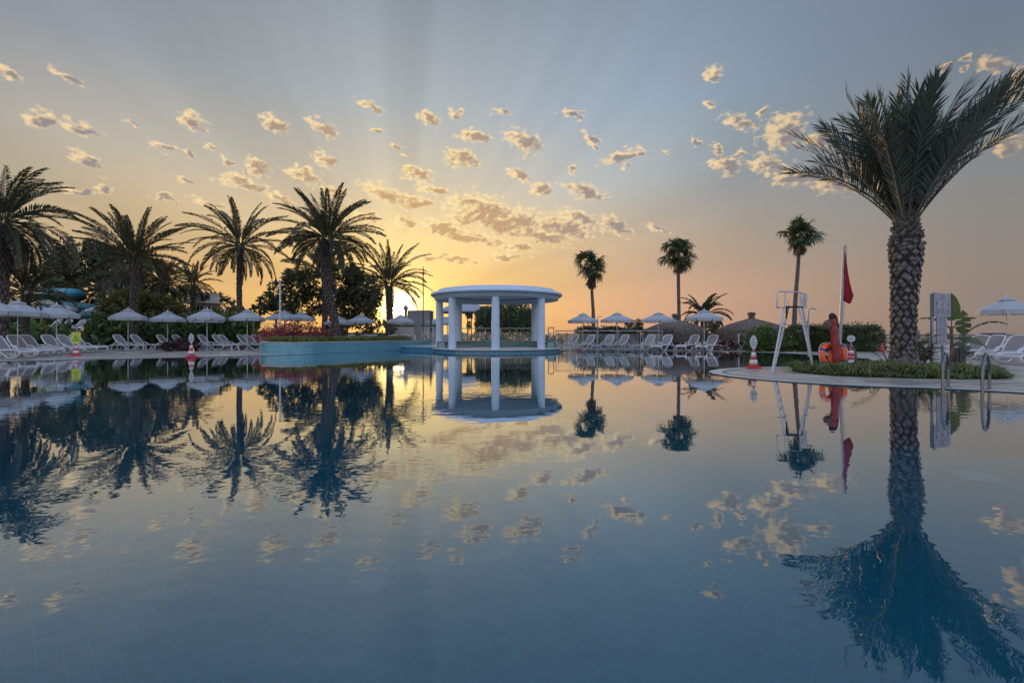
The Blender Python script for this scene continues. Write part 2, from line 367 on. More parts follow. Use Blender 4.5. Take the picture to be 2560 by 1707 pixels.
M['ink'] = mat('ink', (0.05, 0.05, 0.06), 0.6); M['ink_grey'] = mat('ink_grey', (0.13, 0.14, 0.17), 0.6); M['ink_red'] = mat('ink_red', (0.28, 0.05, 0.09), 0.6)
M['board_white'] = mat('board_white', (0.22, 0.24, 0.29), 0.45, var=0.05, vscale=3)
M['frond'] = mat('frond', (0.066, 0.078, 0.046), 0.5, var=0.35, vscale=1.5, trans=0.32, tint=(0.12, 0.10, 0.03))
M['frond_blue'] = mat('frond_blue', (0.070, 0.092, 0.074), 0.45, var=0.3, vscale=2, trans=0.2, tint=(0.07, 0.09, 0.03))
M['frond_grey'] = mat('frond_grey', (0.10, 0.105, 0.075), 0.6, var=0.3, vscale=1.5, trans=0.25)
M['rachis_grey'] = mat('rachis_grey', (0.085, 0.085, 0.062), 0.6)
M['rachis'] = mat('rachis', (0.12, 0.11, 0.055), 0.5)
M['fan_leaf'] = mat('fan_leaf', (0.060, 0.084, 0.036), 0.5, var=0.35, vscale=2, trans=0.3, tint=(0.11, 0.12, 0.03))
M['dead_leaf'] = mat('dead_leaf', (0.10, 0.075, 0.05), 0.9, var=0.35, vscale=4)
M['bark'] = mat('bark', (0.105, 0.080, 0.068), 0.9, var=0.4, vscale=6, bump=0.5, bscale=25)
M['boot'] = mat('boot', (0.118, 0.102, 0.092), 0.85, var=0.45, vscale=7, bump=0.5, bscale=30)
M['bark_gap'] = mat('bark_gap', (0.03, 0.025, 0.022), 0.95, var=0.3)
M['leaf_dark'] = mat('leaf_dark', (0.100, 0.105, 0.052), 0.55, var=0.45, vscale=1.2, trans=0.25, tint=(0.08, 0.09, 0.02))
M['leaf_olive'] = mat('leaf_olive', (0.105, 0.105, 0.036), 0.5, var=0.45, vscale=1.5, trans=0.25, tint=(0.14, 0.12, 0.02))
M['leaf_hedge'] = mat('leaf_hedge', (0.070, 0.090, 0.036), 0.5, var=0.4, vscale=1.5, trans=0.2)
M['leaf_bright'] = mat('leaf_bright', (0.085, 0.125, 0.030), 0.5, var=0.35, vscale=1.5, trans=0.25)
M['leaf_red'] = mat('leaf_red', (0.30, 0.055, 0.060), 0.6, c2=(0.40, 0.13, 0.12), var=0.4, vscale=2.5, trans=0.25, tint=(0.4, 0.05, 0.05))
M['leaf_wine'] = mat('leaf_wine', (0.055, 0.022, 0.026), 0.6, var=0.4, vscale=3)
M['banana_leaf'] = mat('banana_leaf', (0.080, 0.145, 0.030), 0.4, var=0.35, vscale=1.5, trans=0.3, tint=(0.16, 0.22, 0.02))
M['ginger_leaf'] = mat('ginger_leaf', (0.080, 0.115, 0.048), 0.4, var=0.4, vscale=1.2, trans=0.25, tint=(0.10, 0.14, 0.02))
M['grass'] = mat('grass', (0.085, 0.120, 0.034), 0.55, c2=(0.19, 0.21, 0.085), var=0.35, vscale=1.0, trans=0.25)
M['grass_gold'] = mat('grass_gold', (0.17, 0.17, 0.035), 0.6, var=0.4, vscale=0.8, trans=0.3)
M['lawn'] = mat('lawn', (0.030, 0.040, 0.018), 0.9, var=0.4, vscale=2, bump=0.5, bscale=30)
M['soil'] = mat('soil', (0.05, 0.04, 0.03), 0.95, var=0.4, vscale=4, bump=0.5)
M['thatch'] = mat('thatch', (0.135, 0.098, 0.078), 0.95, var=0.45, vscale=5, bump=0.6, bscale=24)
M['thatch_hi'] = mat('thatch_hi', (0.21, 0.16, 0.12), 0.95, var=0.4, vscale=6)
M['wood_dark'] = mat('wood_dark', (0.06, 0.045, 0.035), 0.8, var=0.3, vscale=6)
M['slide'] = mat('slide', (0.035, 0.20, 0.24), 0.3, var=0.15, vscale=0.5)
M['slide_dark'] = mat('slide_dark', (0.02, 0.10, 0.115), 0.35, var=0.15, vscale=0.5)
M['stucco'] = mat('stucco', (0.52, 0.47, 0.40), 0.85, var=0.12, vscale=0.8, bump=0.2)
M['stucco_grey'] = mat('stucco_grey', (0.27, 0.26, 0.26), 0.85, var=0.15, vscale=0.8, bump=0.2)
M['window'] = mat('window', (0.02, 0.025, 0.03), 0.1)
M['tent_cloth'] = mat('tent_cloth', (0.33, 0.34, 0.37), 0.8, var=0.1)
M['bin_wood'] = mat('bin_wood', (0.05, 0.045, 0.045), 0.7, var=0.3, vscale=8); M['bin_bag'] = mat('bin_bag', (0.02, 0.06, 0.11), 0.35, var=0.4, vscale=12, bump=0.5)
M['sand'] = mat('sand', (0.30, 0.25, 0.20), 0.95, var=0.15, vscale=0.5)
M['coping'] = mat('coping', (0.52, 0.49, 0.46), 0.45, var=0.1, vscale=2)
M['planter_cap'] = mat('planter_cap', (0.50, 0.44, 0.36), 0.5, var=0.1)
M['wall_tile'] = tiles('wall_tile', (0.085, 0.27, 0.34), (0.11, 0.31, 0.37), (0.30, 0.45, 0.48), 0.125, 0.25, 0.006, 0.22, coords='UV', bump=0.2)
M['step_tile'] = tiles('step_tile', (0.055, 0.20, 0.22), (0.085, 0.27, 0.27), (0.26, 0.38, 0.38), 0.125, 0.25, 0.006, 0.22, coords='UV', bump=0.2)
M['base_tile'] = tiles('base_tile', (0.035, 0.16, 0.27), (0.055, 0.20, 0.30), (0.16, 0.30, 0.38), 0.125, 0.25, 0.006, 0.22, coords='UV', bump=0.2)
M['pool_tile'] = tiles('pool_tile', (0.015, 0.228, 0.255), (0.020, 0.250, 0.272), (0.085, 0.34, 0.37), 0.25, 0.125, 0.004, 0.5, rot=R(42), bump=0.0, soft=0.3)
M['deck_stone'] = tiles('deck_stone', (0.50, 0.43, 0.36), (0.25, 0.215, 0.19), (0.66, 0.61, 0.54), 0.84, 0.42, 0.016, 0.20, var=0.25, rvar=0.25, bump=0.15, off=0.5, rot=R(-14))

# paving of the point of land on the right: the same stone worn smooth and wet in patches, pale strips between
def glass_panel():
    m = bpy.data.materials.new('fence_glass'); m.use_nodes = True; t = m.node_tree; N = t.nodes; N.clear()
    tr = N.new('ShaderNodeBsdfTransparent'); tr.inputs[0].default_value = (0.90, 0.92, 0.90, 1)
    df = N.new('ShaderNodeBsdfDiffuse'); df.inputs[0].default_value = (0.45, 0.44, 0.40, 1)
    gl = N.new('ShaderNodeBsdfGlossy'); gl.inputs['Roughness'].default_value = 0.05
    fr = N.new('ShaderNodeFresnel'); fr.inputs[0].default_value = 1.45
    n = N.new('ShaderNodeTexNoise'); n.inputs['Scale'].default_value = 1.2; tcn = N.new('ShaderNodeTexCoord'); t.links.new(tcn.outputs['Object'], n.inputs[0])
    mr = N.new('ShaderNodeMapRange'); mr.inputs[1].default_value = 0.45; mr.inputs[2].default_value = 0.75; mr.inputs[3].default_value = 0.16; mr.inputs[4].default_value = 0.5
    t.links.new(n.outputs['Fac'], mr.inputs[0])
    a = N.new('ShaderNodeMixShader'); b = N.new('ShaderNodeMixShader'); o = N.new('ShaderNodeOutputMaterial')
    t.links.new(mr.outputs[0], a.inputs[0]); t.links.new(tr.outputs[0], a.inputs[1]); t.links.new(df.outputs[0], a.inputs[2])
    t.links.new(fr.outputs[0], b.inputs[0]); t.links.new(a.outputs[0], b.inputs[1]); t.links.new(gl.outputs[0], b.inputs[2]); t.links.new(b.outputs[0], o.inputs[0])
    return m
M['fence_glass'] = glass_panel()
def water_material():
    m = bpy.data.materials.new('pool_water'); m.use_nodes = True; t = m.node_tree; N = t.nodes; N.clear()
    tcn = N.new('ShaderNodeTexCoord')
    def noise(sx, sy, detail, rough=0.5):
        mp = N.new('ShaderNodeMapping'); t.links.new(tcn.outputs['Object'], mp.inputs[0]); mp.inputs['Scale'].default_value = (sx, sy, 1)
        n = N.new('ShaderNodeTexNoise'); n.noise_dimensions = '2D'; n.inputs['Scale'].default_value = 1; n.inputs['Detail'].default_value = detail; n.inputs['Roughness'].default_value = rough
        t.links.new(mp.outputs[0], n.inputs[0]); return n.outputs['Fac']
    def mth(op, a, b):
        n = N.new('ShaderNodeMath'); n.operation = op
        for k, v in enumerate((a, b)):
            if isinstance(v, bpy.types.NodeSocket): t.links.new(v, n.inputs[k])
            else: n.inputs[k].default_value = v
        return n.outputs[0]
    fine = noise(5.0, 7.0, 2.0); broad = noise(0.9, 1.3, 2.0); patch = noise(0.22, 0.30, 1.0)
    mr = N.new('ShaderNodeMapRange'); t.links.new(patch, mr.inputs[0]); mr.inputs[1].default_value = 0.38; mr.inputs[2].default_value = 0.68; mr.inputs[3].default_value = 0.25; mr.inputs[4].default_value = 1.5
    h = mth('ADD', mth('MULTIPLY', mth('MULTIPLY', fine, mr.outputs[0]), 0.0010), mth('MULTIPLY', broad, 0.0016))
    bp = N.new('ShaderNodeBump'); bp.inputs['Strength'].default_value = 1.0; bp.inputs['Distance'].default_value = 1.0; t.links.new(h, bp.inputs['Height'])
    gl = N.new('ShaderNodeBsdfGlossy'); gl.inputs['Roughness'].default_value = 0.0; gl.inputs[0].default_value = (0.94, 0.985, 1.0, 1); t.links.new(bp.outputs[0], gl.inputs['Normal'])
    tr = N.new('ShaderNodeBsdfTransparent'); tr.inputs[0].default_value = (0.16, 0.84, 0.95, 1)
    fr = N.new('ShaderNodeFresnel'); fr.inputs[0].default_value = 1.45; t.links.new(bp.outputs[0], fr.inputs['Normal'])
    rp = N.new('ShaderNodeValToRGB'); t.links.new(fr.outputs[0], rp.inputs[0]); cr = rp.color_ramp
    for i, (p, v) in enumerate(((0.035, 0.14), (0.075, 0.20), (0.16, 0.35), (0.36, 0.66), (0.47, 0.78), (0.72, 0.93), (1.0, 1.0))):
        e = cr.elements[i] if i < 2 else cr.elements.new(p)
        e.position = p; e.color = (v, v, v, 1)
    fac = rp.outputs[0]
    mx = N.new('ShaderNodeMixShader'); o = N.new('ShaderNodeOutputMaterial')
    t.links.new(fac, mx.inputs[0]); t.links.new(tr.outputs[0], mx.inputs[1]); t.links.new(gl.outputs[0], mx.inputs[2]); t.links.new(mx.outputs[0], o.inputs[0])
    return m
M['pool_water'] = water_material()
def sea_material():
    m = bpy.data.materials.new('sea_water'); m.use_nodes = True; t = m.node_tree; N = t.nodes; b = N['Principled BSDF']
    b.inputs['Base Color'].default_value = (0.05, 0.08, 0.10, 1); b.inputs['Roughness'].default_value = 0.22
    tcn = N.new('ShaderNodeTexCoord'); n = N.new('ShaderNodeTexNoise'); n.inputs['Scale'].default_value = 0.6; n.inputs['Detail'].default_value = 4; t.links.new(tcn.outputs['Object'], n.inputs[0])
    bp = N.new('ShaderNodeBump'); bp.inputs['Strength'].default_value = 0.5; bp.inputs['Distance'].default_value = 0.2; t.links.new(n.outputs['Fac'], bp.inputs['Height']); t.links.new(bp.outputs[0], b.inputs['Normal'])
    return m
M['sea_water'] = sea_material()

def uvwall(name, pts, z0, z1, mt, parent=None, closed=False):          # upright tiled face with metre UVs
    me = bpy.data.meshes.new(name); vs = []; fs = []; uv = []; u = 0.0; n = len(pts)
    for i in range(n if closed else n - 1):
        a, b = pts[i], pts[(i + 1) % n]; L = math.hypot(b[0] - a[0], b[1] - a[1]); o = len(vs)
        vs += [(a[0], a[1], z0), (b[0], b[1], z0), (b[0], b[1], z1), (a[0], a[1], z1)]; fs.append((o, o + 1, o + 2, o + 3))
        uv += [(u, z0), (u + L, z0), (u + L, z1), (u, z1)]; u += L
    me.from_pydata(vs, [], fs); l = me.uv_layers.new(name='UVMap')
    for i, c in enumerate(uv): l.data[i].uv = c
    me.materials.append(mt); o = bpy.data.objects.new(name, me); col.objects.link(o)
    if parent is not None: o.parent = parent
    return o
def offset(poly, d):                                                     # outward offset of a clockwise/anticlockwise outline
    n = len(poly); A = sum(poly[i][0] * poly[(i + 1) % n][1] - poly[(i + 1) % n][0] * poly[i][1] for i in range(n)); s = 1 if A > 0 else -1; out = []
    for i in range(n):
        p0, p1, p2 = Vector(poly[i - 1]), Vector(poly[i]), Vector(poly[(i + 1) % n])
        t1 = (p1 - p0).normalized(); t2 = (p2 - p1).normalized()
        m = (Vector((t1.y, -t1.x)) + Vector((t2.y, -t2.x))); m = m.normalized() if m.length > 1e-6 else Vector((t1.y, -t1.x))
        c = max(0.4, m.dot(Vector((t1.y, -t1.x)))); out.append(tuple(p1 + m * d * s / c))
    return out
def fill(name, outer, holes, z, mt, inside=None):                        # flat sheet between outlines
    pts = []; edges = []
    for ring in [outer] + holes:
        o = len(pts); n = len(ring); pts += [Vector(p[:2]) for p in ring]; edges += [(o + i, o + (i + 1) % n) for i in range(n)]
    v, e, f, *_ = delaunay_2d_cdt(pts, edges, [], 1, 1e-5)
    def pin(p, ring):
        c = False; j = len(ring) - 1
        for i in range(len(ring)):
            a, b = ring[i], ring[j]
            if (a[1] > p[1]) != (b[1] > p[1]) and p[0] < (b[0] - a[0]) * (p[1] - a[1]) / (b[1] - a[1]) + a[0]: c = not c
            j = i
        return c
    keep = []
    for t in f:
        c = sum((v[i] for i in t), Vector((0, 0))) / len(t)
        if pin(c, outer) and not any(pin(c, h) for h in holes):
            a, b, d = v[t[0]], v[t[1]], v[t[2]]
            keep.append(tuple(t) if (b - a).cross(d - a) > 0 else tuple(reversed(t)))
    me = bpy.data.meshes.new(name); me.from_pydata([(p.x, p.y, z) for p in v], [], keep); me.materials.append(mt)
    o = bpy.data.objects.new(name, me); col.objects.link(o); return o
def smooth2(pts, n=5): return [(p.x, p.y) for p in catmull([(a, b, 0) for a, b in pts], n)]

# ================================================================== the setting
WZ, FZ = -0.012, -1.10
LEFT = [(-34, 0.4), (-34, 7.5), (-18.8, 16.7), (-15.7, 18.6), (-12.3, 20.6), (-10.95, 21.95)]
WALL = smooth2([(-10.95, 21.95), (-10.3, 22.6), (-9.55, 24.2), (-7.95, 26.6), (-6.3, 28.9)], 6)
FAR = smooth2([(2.8, 27.0), (5.0, 27.05), (7.6, 27.0), (10.5, 26.7), (12.7, 25.8), (14.2, 24.0), (14.7, 21.4), (14.5, 18.4)], 6)
PEN = smooth2([(11.2, 14.0), (9.5, 13.95), (7.8, 13.8), (6.3, 13.2), (5.38, 12.3), (5.12, 11.3), (5.3, 10.45), (5.75, 9.7), (6.25, 9.2), (6.95, 8.75), (7.93, 8.40), (8.8, 7.75), (9.7, 6.7), (10.4, 5.2), (11.2, 3.0), (12.0, 0.4)], 5)
POOL = LEFT + WALL[1:] + [(-5.0, 28.6), (-3.2, 28.4), (-0.9, 29.8), (1.5, 29.0), (2.5, 27.4)] + FAR + PEN
POOL = POOL[::-1]
A_ = sum(POOL[i][0] * POOL[(i + 1) % len(POOL)][1] - POOL[(i + 1) % len(POOL)][0] * POOL[i][1] for i in range(len(POOL)))
if A_ < 0: POOL = POOL[::-1]
water = fill('pool_water', POOL, [], WZ, M['pool_water']); tag(water, kind='structure')
pf = fill('pool_floor', offset(POOL, 0.05), [], FZ, M['pool_tile']); tag(pf, kind='structure')
tag(uvwall('pool_wall', POOL, FZ, 0.0, M['base_tile'], closed=True), kind='structure')
deck = fill('pool_deck', [(-90, -14), (90, -14), (90, 46), (-90, 46)], [POOL], 0.0, M['deck_stone']); tag(deck, kind='structure')
# coping: a pale band round the water with the overflow slot behind it
cope = fill('pool_coping', offset(POOL, 0.26), [offset(POOL, -0.035)], 0.006, M['coping']); tag(cope, kind='structure')
slot = fill('overflow_channel', offset(POOL, 0.36), [offset(POOL, 0.285)], 0.007, mat('channel_grate', (0.20, 0.195, 0.19), 0.6, var=0.3, vscale=40)); tag(slot, kind='structure')
mb = MB(); mb.add([(-9000, -200, -1.6), (9000, -200, -1.6), (9000, 16000, -1.6), (-9000, 16000, -1.6)], [(0, 1, 2, 3)]); structure('sea', mb, M['sea_water'])
mb = MB(); mb.add([(-160, 44, -0.25), (160, 44, -0.25), (160, 74, -1.75), (-160, 74, -1.75)], [(0, 1, 2, 3)]); structure('beach', mb, M['sand'])
mb = MB(); nx, ny = 60, 40
def ter(x, y):
    f = lambda t: max(0, min(1, t)) ** 2 * (3 - 2 * max(0, min(1, t)))
    return -0.03 + 1.23 * f((y - 30.8) / 3.6) * f((-14.5 - x) / 3.5)
vs = [(-110 + i * 101 / nx, 30 + j * 60 / ny * (0.3 + 0.7 * j / ny), 0) for j in range(ny + 1) for i in range(nx + 1)]
vs = [(x, y, ter(x, y)) for x, y, _ in vs]
mb.add(vs, [(j * (nx + 1) + i, j * (nx + 1) + i + 1, (j + 1) * (nx + 1) + i + 1, (j + 1) * (nx + 1) + i) for j in range(ny) for i in range(nx)], 0, True)
structure('lawn_bank', mb, M['lawn'])

# ================================================================== palms
def frond(mb, base, az, el, L, droop, nl, ll, w, rng, vee=0.5, seg=9, rad=0.022, g=0.25, start=0.10, mleaf=0, mr=1, tip=0.45, curl=0.0, fast=False, roll=0.0):
    pts = [Vector(base)]; T = []
    for i in range(seg):
        t = (i + 0.5) / seg; e = el - droop * t ** 1.4; a = az + curl * t
        d = Vector((math.cos(e) * math.cos(a), math.cos(e) * math.sin(a), math.sin(e))); T.append(d); pts.append(pts[-1] + d * (L / seg))
    mb.tube(pts, [rad * (1 - 0.85 * i / seg) for i in range(seg + 1)], 3 if fast else 5, mr, cap=False)
    for k in range(nl):
        t = start + (1 - start) * (k + rng.random() * 0.5) / nl; x = t * seg; i = min(seg - 1, int(x)); p = pts[i].lerp(pts[i + 1], x - i); tn = T[i]
        S = Vector((-math.sin(az + curl * t), math.cos(az + curl * t), 0)); N = S.cross(tn).normalized()
        if N.z < 0 and el < 1.2: N = -N
        ro = roll * min(1, t * 1.6); S, N = S * math.cos(ro) + N * math.sin(ro), N * math.cos(ro) - S * math.sin(ro)
        ang = R(60) + (R(22) - R(60)) * t
        ln = ll * (0.35 + 0.65 * min(1, (t - start) / 0.22)) * (1 - (1 - tip) * max(0, (t - 0.45) / 0.55) ** 1.6)
        for sgn in (-1, 1):
            an = ang + rng.uniform(-0.14, 0.14); ve = vee + rng.uniform(-0.22, 0.22); l2 = ln * rng.uniform(0.85, 1.1)
            d = (tn * math.cos(an) + (S * (sgn * math.cos(ve)) + N * math.sin(ve)) * math.sin(an)).normalized()
            wv = d.cross(N); wv = (wv.normalized() if wv.length > 1e-4 else S) * w + Vector((rng.uniform(-1, 1), rng.uniform(-1, 1), rng.uniform(-1, 1))) * w * 0.5
            d2 = (d + Vector((0, 0, -g * rng.uniform(0.3, 1.2)))).normalized()
            md = p + d * (l2 * 0.5); tp = md + d2 * (l2 * 0.5)
            if fast: mb.add([p - wv * 0.35, md - wv, tp, md + wv], [(0, 1, 2, 3)], mleaf)
            else: mb.add([p - wv * 0.4, p + wv * 0.4, md + wv, tp, md - wv], [(0, 1, 2, 4), (4, 2, 3)], mleaf)
def trunk(mb, path, radii, rings=None, n=12, m=0, rng=None, rough=0.06):
    pts = catmull(path, 8); k = len(pts); rr = np.interp(np.linspace(0, 1, k), np.linspace(0, 1, len(radii)), radii)
    rr = [r * (1 + (rng.uniform(-rough, rough) if rng else 0)) for r in rr]; mb.tube(pts, rr, n, m); return pts, rr
def boots(mb, path, radii, rows, per, bulge, m=0, rng=None, t0=0.0, t1=1.0, jut=0.0, drop=0.25):      # the diamond stubs of cut leaves
    pts = catmull(path, 8); k = len(pts); L = sum((pts[i + 1] - pts[i]).length for i in range(k - 1)) * (t1 - t0)
    for i in range(rows):
        t = t0 + (t1 - t0) * (i + 0.5) / rows
        for j in range(per):
            tj = t + rng.uniform(-0.26, 0.26) / rows; x = max(0, min(k - 1.001, tj * (k - 1))); q = int(x); c = pts[q].lerp(pts[q + 1], x - q)
            r = float(np.interp(tj, np.linspace(0, 1, len(radii)), radii)); th = (j + 0.5 * (i % 2) + rng.uniform(-0.2, 0.2)) * 2 * math.pi / per
            o = Vector((math.cos(th), math.sin(th), 0)); s = Vector((-math.sin(th), math.cos(th), 0)); u = Vector((0, 0, 1))
            hw = math.pi * r / per * rng.uniform(0.66, 1.0); hh = L / rows * rng.uniform(0.70, 1.05); b = bulge * rng.uniform(0.6, 1.3)
            ap = c + o * (r + b) - u * hh * drop + u * jut * rng.uniform(0.5, 1.2); base = c + o * r
            tp = ap + u * hh * 0.30 - s * hw * 0.45 - o * b * 0.25; tq = ap + u * hh * 0.30 + s * hw * 0.45 - o * b * 0.25
            mb.add([base - s * hw, base - u * hh * 0.9, base + s * hw, base + u * hh * 0.9 - o * 0.01, ap - s * hw * 0.4, ap + s * hw * 0.4, tp, tq],
                   [(0, 1, 4), (1, 5, 4), (1, 2, 5), (2, 7, 5), (0, 4, 6), (4, 5, 7, 6), (0, 6, 3), (6, 7, 3), (7, 2, 3)], m)
def date_palm(label, px, Y, rad, n, L, ll, seed, nl=34, e_hi=85, e_lo=-30, droop=0.9, leafm='frond', w=0.017, rows=26, per=9, group='feather palms in the garden', cat='palm tree', upper=1.0, rise=0.0, name='date_palm', asym=0.0):
    rng = random.Random(seed); rad = [r * 0.70 for r in rad]; n = int(n * 1.25); path = [P(x, y, Y) for x, y in px]; base = path[0].copy(); loc = Vector((base.x, base.y, base.z))
    t = thing(name, label, cat, loc, 0, group); loc_path = [p - loc for p in path]
    mb = MB(); trunk(mb, loc_path, rad, rng=rng, m=0); boots(mb, loc_path, rad, rows, per, rad[-1] * 0.16, 1, rng); mb.build('trunk', [M['bark_gap'], M['bark']], t)
    top = loc_path[-1]; mb = MB()
    for i in range(n):
        f = (i + 0.5) / n; e = e_hi + (e_lo - e_hi) * f ** upper + rng.uniform(-7, 7); a = i * 2.39996 + rng.uniform(-0.25, 0.25)
        Lf = L * (0.80 + 0.25 * math.sin(math.pi * min(1, f + 0.15))) * rng.uniform(0.88, 1.08)
        b = top + Vector((math.cos(a), math.sin(a), 0)) * rad[-1] * 0.6 + Vector((0, 0, 0.25 * (1 - f)))
        frond(mb, b, a, R(e), Lf, droop * rng.uniform(0.75, 1.25) * (0.65 + 0.6 * (1 - abs(e) / 90)), int(nl * 1.8), ll * 1.02, w * 1.5, rng, fast=True, g=0.3, rad=0.035, start=0.12, roll=rng.uniform(-1.0, 1.0))
    mb.build('crown', [M[leafm], M['rachis']], t); return t
DP = date_palm
DP('tall date palm cut by the left edge of the photo, its fronds hanging low', [(8, 868), (6, 740), (8, 640), (6, 560)], 22, [0.34, 0.30, 0.30, 0.36], 46, 3.5, 0.50, 1, nl=44, e_lo=-62, droop=1.15)
DP('date palm with thick trunk between the leafy tree and the small palms', [(334, 850), (335, 760), (337, 690), (334, 645)], 31, [0.34, 0.30, 0.30, 0.42], 44, 3.45, 0.42, 2, nl=40, e_lo=-12, droop=0.62, upper=0.9)
DP('slender date palm on the tallest bare trunk, left of the planter', [(601, 860), (599, 780), (598, 700), (601, 618)], 33, [0.28, 0.24, 0.23, 0.30], 40, 3.7, 0.42, 3, nl=40, e_lo=-40, droop=0.95, upper=0.95)
DP('large date palm with curving trunk growing from the tiled planter', [(843, 846), (836, 800), (822, 735), (815, 668), (819, 600)], 29.5, [0.36, 0.33, 0.34, 0.40, 0.50], 50, 3.55, 0.46, 4, nl=46, e_lo=-30, droop=0.95, rows=34, upper=0.95)
DP('date palm half hidden behind the curving planter palm', [(812, 840), (812, 770), (812, 690)], 41, [0.35, 0.30, 0.36], 34, 3.7, 0.45, 5, nl=36, e_lo=-12, droop=0.75)
DP('date palm standing beside the setting sun', [(975, 845), (974, 780), (972, 715)], 38, [0.38, 0.36, 0.42], 36, 3.9, 0.46, 6, nl=42, e_lo=-16, droop=0.95)
DP('small greyish palm with drooping leaves in front of the leafy tree', [(300, 800), (300, 735), (300, 700)], 39, [0.25, 0.22, 0.24], 30, 2.0, 0.42, 7, nl=26, e_lo=-70, droop=1.2, leafm='frond_grey')
DP('small palm with spiky round crown behind the bushes', [(404, 790), (405, 740), (405, 706)], 40, [0.25, 0.22, 0.24], 34, 2.35, 0.42, 8, nl=30, e_lo=-60, droop=0.7)
DP('smallest palm, beside the flat roofed kiosk', [(482, 790), (482, 745), (482, 712)], 44, [0.22, 0.20, 0.22], 32, 2.25, 0.40, 9, nl=28, e_lo=-55, droop=0.9)
DP('low palm with arching fronds beside the leftmost trunk', [(62, 830), (64, 770), (66, 735)], 24.5, [0.22, 0.22, 0.26], 26, 2.5, 0.45, 10, nl=30, e_lo=-25, droop=1.1)
DP('low date palm with arched fronds between the thatched shelters', [(1760, 850), (1759, 825), (1758, 795)], 38, [0.26, 0.26, 0.32], 26, 2.3, 0.34, 11, nl=44, e_lo=-18, droop=1.5, w=0.022)

def fan_palm(label, px, Y, rad, Rc, seed, skirt=1.0):
    rng = random.Random(seed); path = [P(x, y, Y) for x, y in px]; loc = path[0].copy(); t = thing('fan_palm', label, 'palm tree', loc, 0, 'slender fan palms on the seafront')
    lp = [p - loc for p in path]; mb = MB(); trunk(mb, lp, rad, rng=rng, rough=0.04); mb.build('trunk', M['bark'], t)
    top = lp[-1]
    def fan(mb, b, az, el, pet, fl, m, nseg=17, spread=110, hang=0.5):
        d = Vector((math.cos(el) * math.cos(az), math.cos(el) * math.sin(az), math.sin(el))); c = b + d * pet
        mid = b + d * pet * 0.55 + Vector((0, 0, 0.04)); mb.tube([b, mid, c], [0.02, 0.014, 0.010], 3, 1, cap=False)
        S = Vector((-math.sin(az), math.cos(az), 0)); N = S.cross(d); ro = R(rng.uniform(-65, 65)); S, N = S * math.cos(ro) + N * math.sin(ro), N * math.cos(ro) - S * math.sin(ro)
        for k in range(nseg):
            a = R(-spread + 2 * spread * k / (nseg - 1) + rng.uniform(-4, 4)); l = fl * (0.62 + 0.38 * math.cos(a * 0.8)) * rng.uniform(0.85, 1.1)
            q = (d * math.cos(a) + S * math.sin(a) + N * rng.uniform(-0.12, 0.2)).normalized(); wv = q.cross(N).normalized() * fl * 0.055
            m1 = c + q * l * 0.55; q2 = (q + Vector((0, 0, -hang * rng.uniform(0.5, 1.5)))).normalized(); tp = m1 + q2 * l * 0.45
            mb.add([c - wv * 0.3, c + wv * 0.3, m1 + wv, tp, m1 - wv], [(0, 1, 2, 4), (4, 2, 3)], m)
    mb = MB(); n = 44
    for i in range(n):
        f = (i + 0.5) / n; el = R(90 - 148 * f + rng.uniform(-9, 9)); az = i * 2.39996 + rng.uniform(-0.2, 0.2)
        fan(mb, top + Vector((0, 0, 0.15 * (1 - f))), az, el, Rc * rng.uniform(0.14, 0.56), Rc * 0.47 * rng.uniform(0.85, 1.1), 0, hang=1.1)
    mb.build('crown', [M['fan_leaf'], M['rachis']], t)
    mb = MB()
    for i in range(int(30 * skirt)):
        az = rng.uniform(0, 6.28); zz = rng.uniform(0.1, 1.0)
        fan(mb, top - Vector((0, 0, zz * 1.0 * skirt - 0.25)), az, R(-74 + rng.uniform(-10, 10)), Rc * 0.20, Rc * 0.34, 0, 9, 45, 0.8)
    mb.build('dead_leaf_skirt', [M['dead_leaf'], M['dead_leaf']], t); return t
fan_palm('fan palm behind the glass fence, with a long brown skirt of dead leaves', [(1484, 830), (1483, 780), (1480, 730), (1478, 668)], 45, [0.22, 0.17, 0.15, 0.15], 2.25, 21, 1.5)
fan_palm('fan palm rising straight behind the broad thatched shelter', [(1698, 815), (1697, 760), (1696, 700), (1696, 638)], 42, [0.17, 0.15, 0.15, 0.16], 2.2, 22, 1.0)
fan_palm('tallest fan palm, its thin trunk passing behind the lifeguard chair', [(1985, 835), (1988, 760), (1995, 670), (2000, 590)], 38, [0.20, 0.17, 0.14, 0.14], 2.1, 23, 1.0)

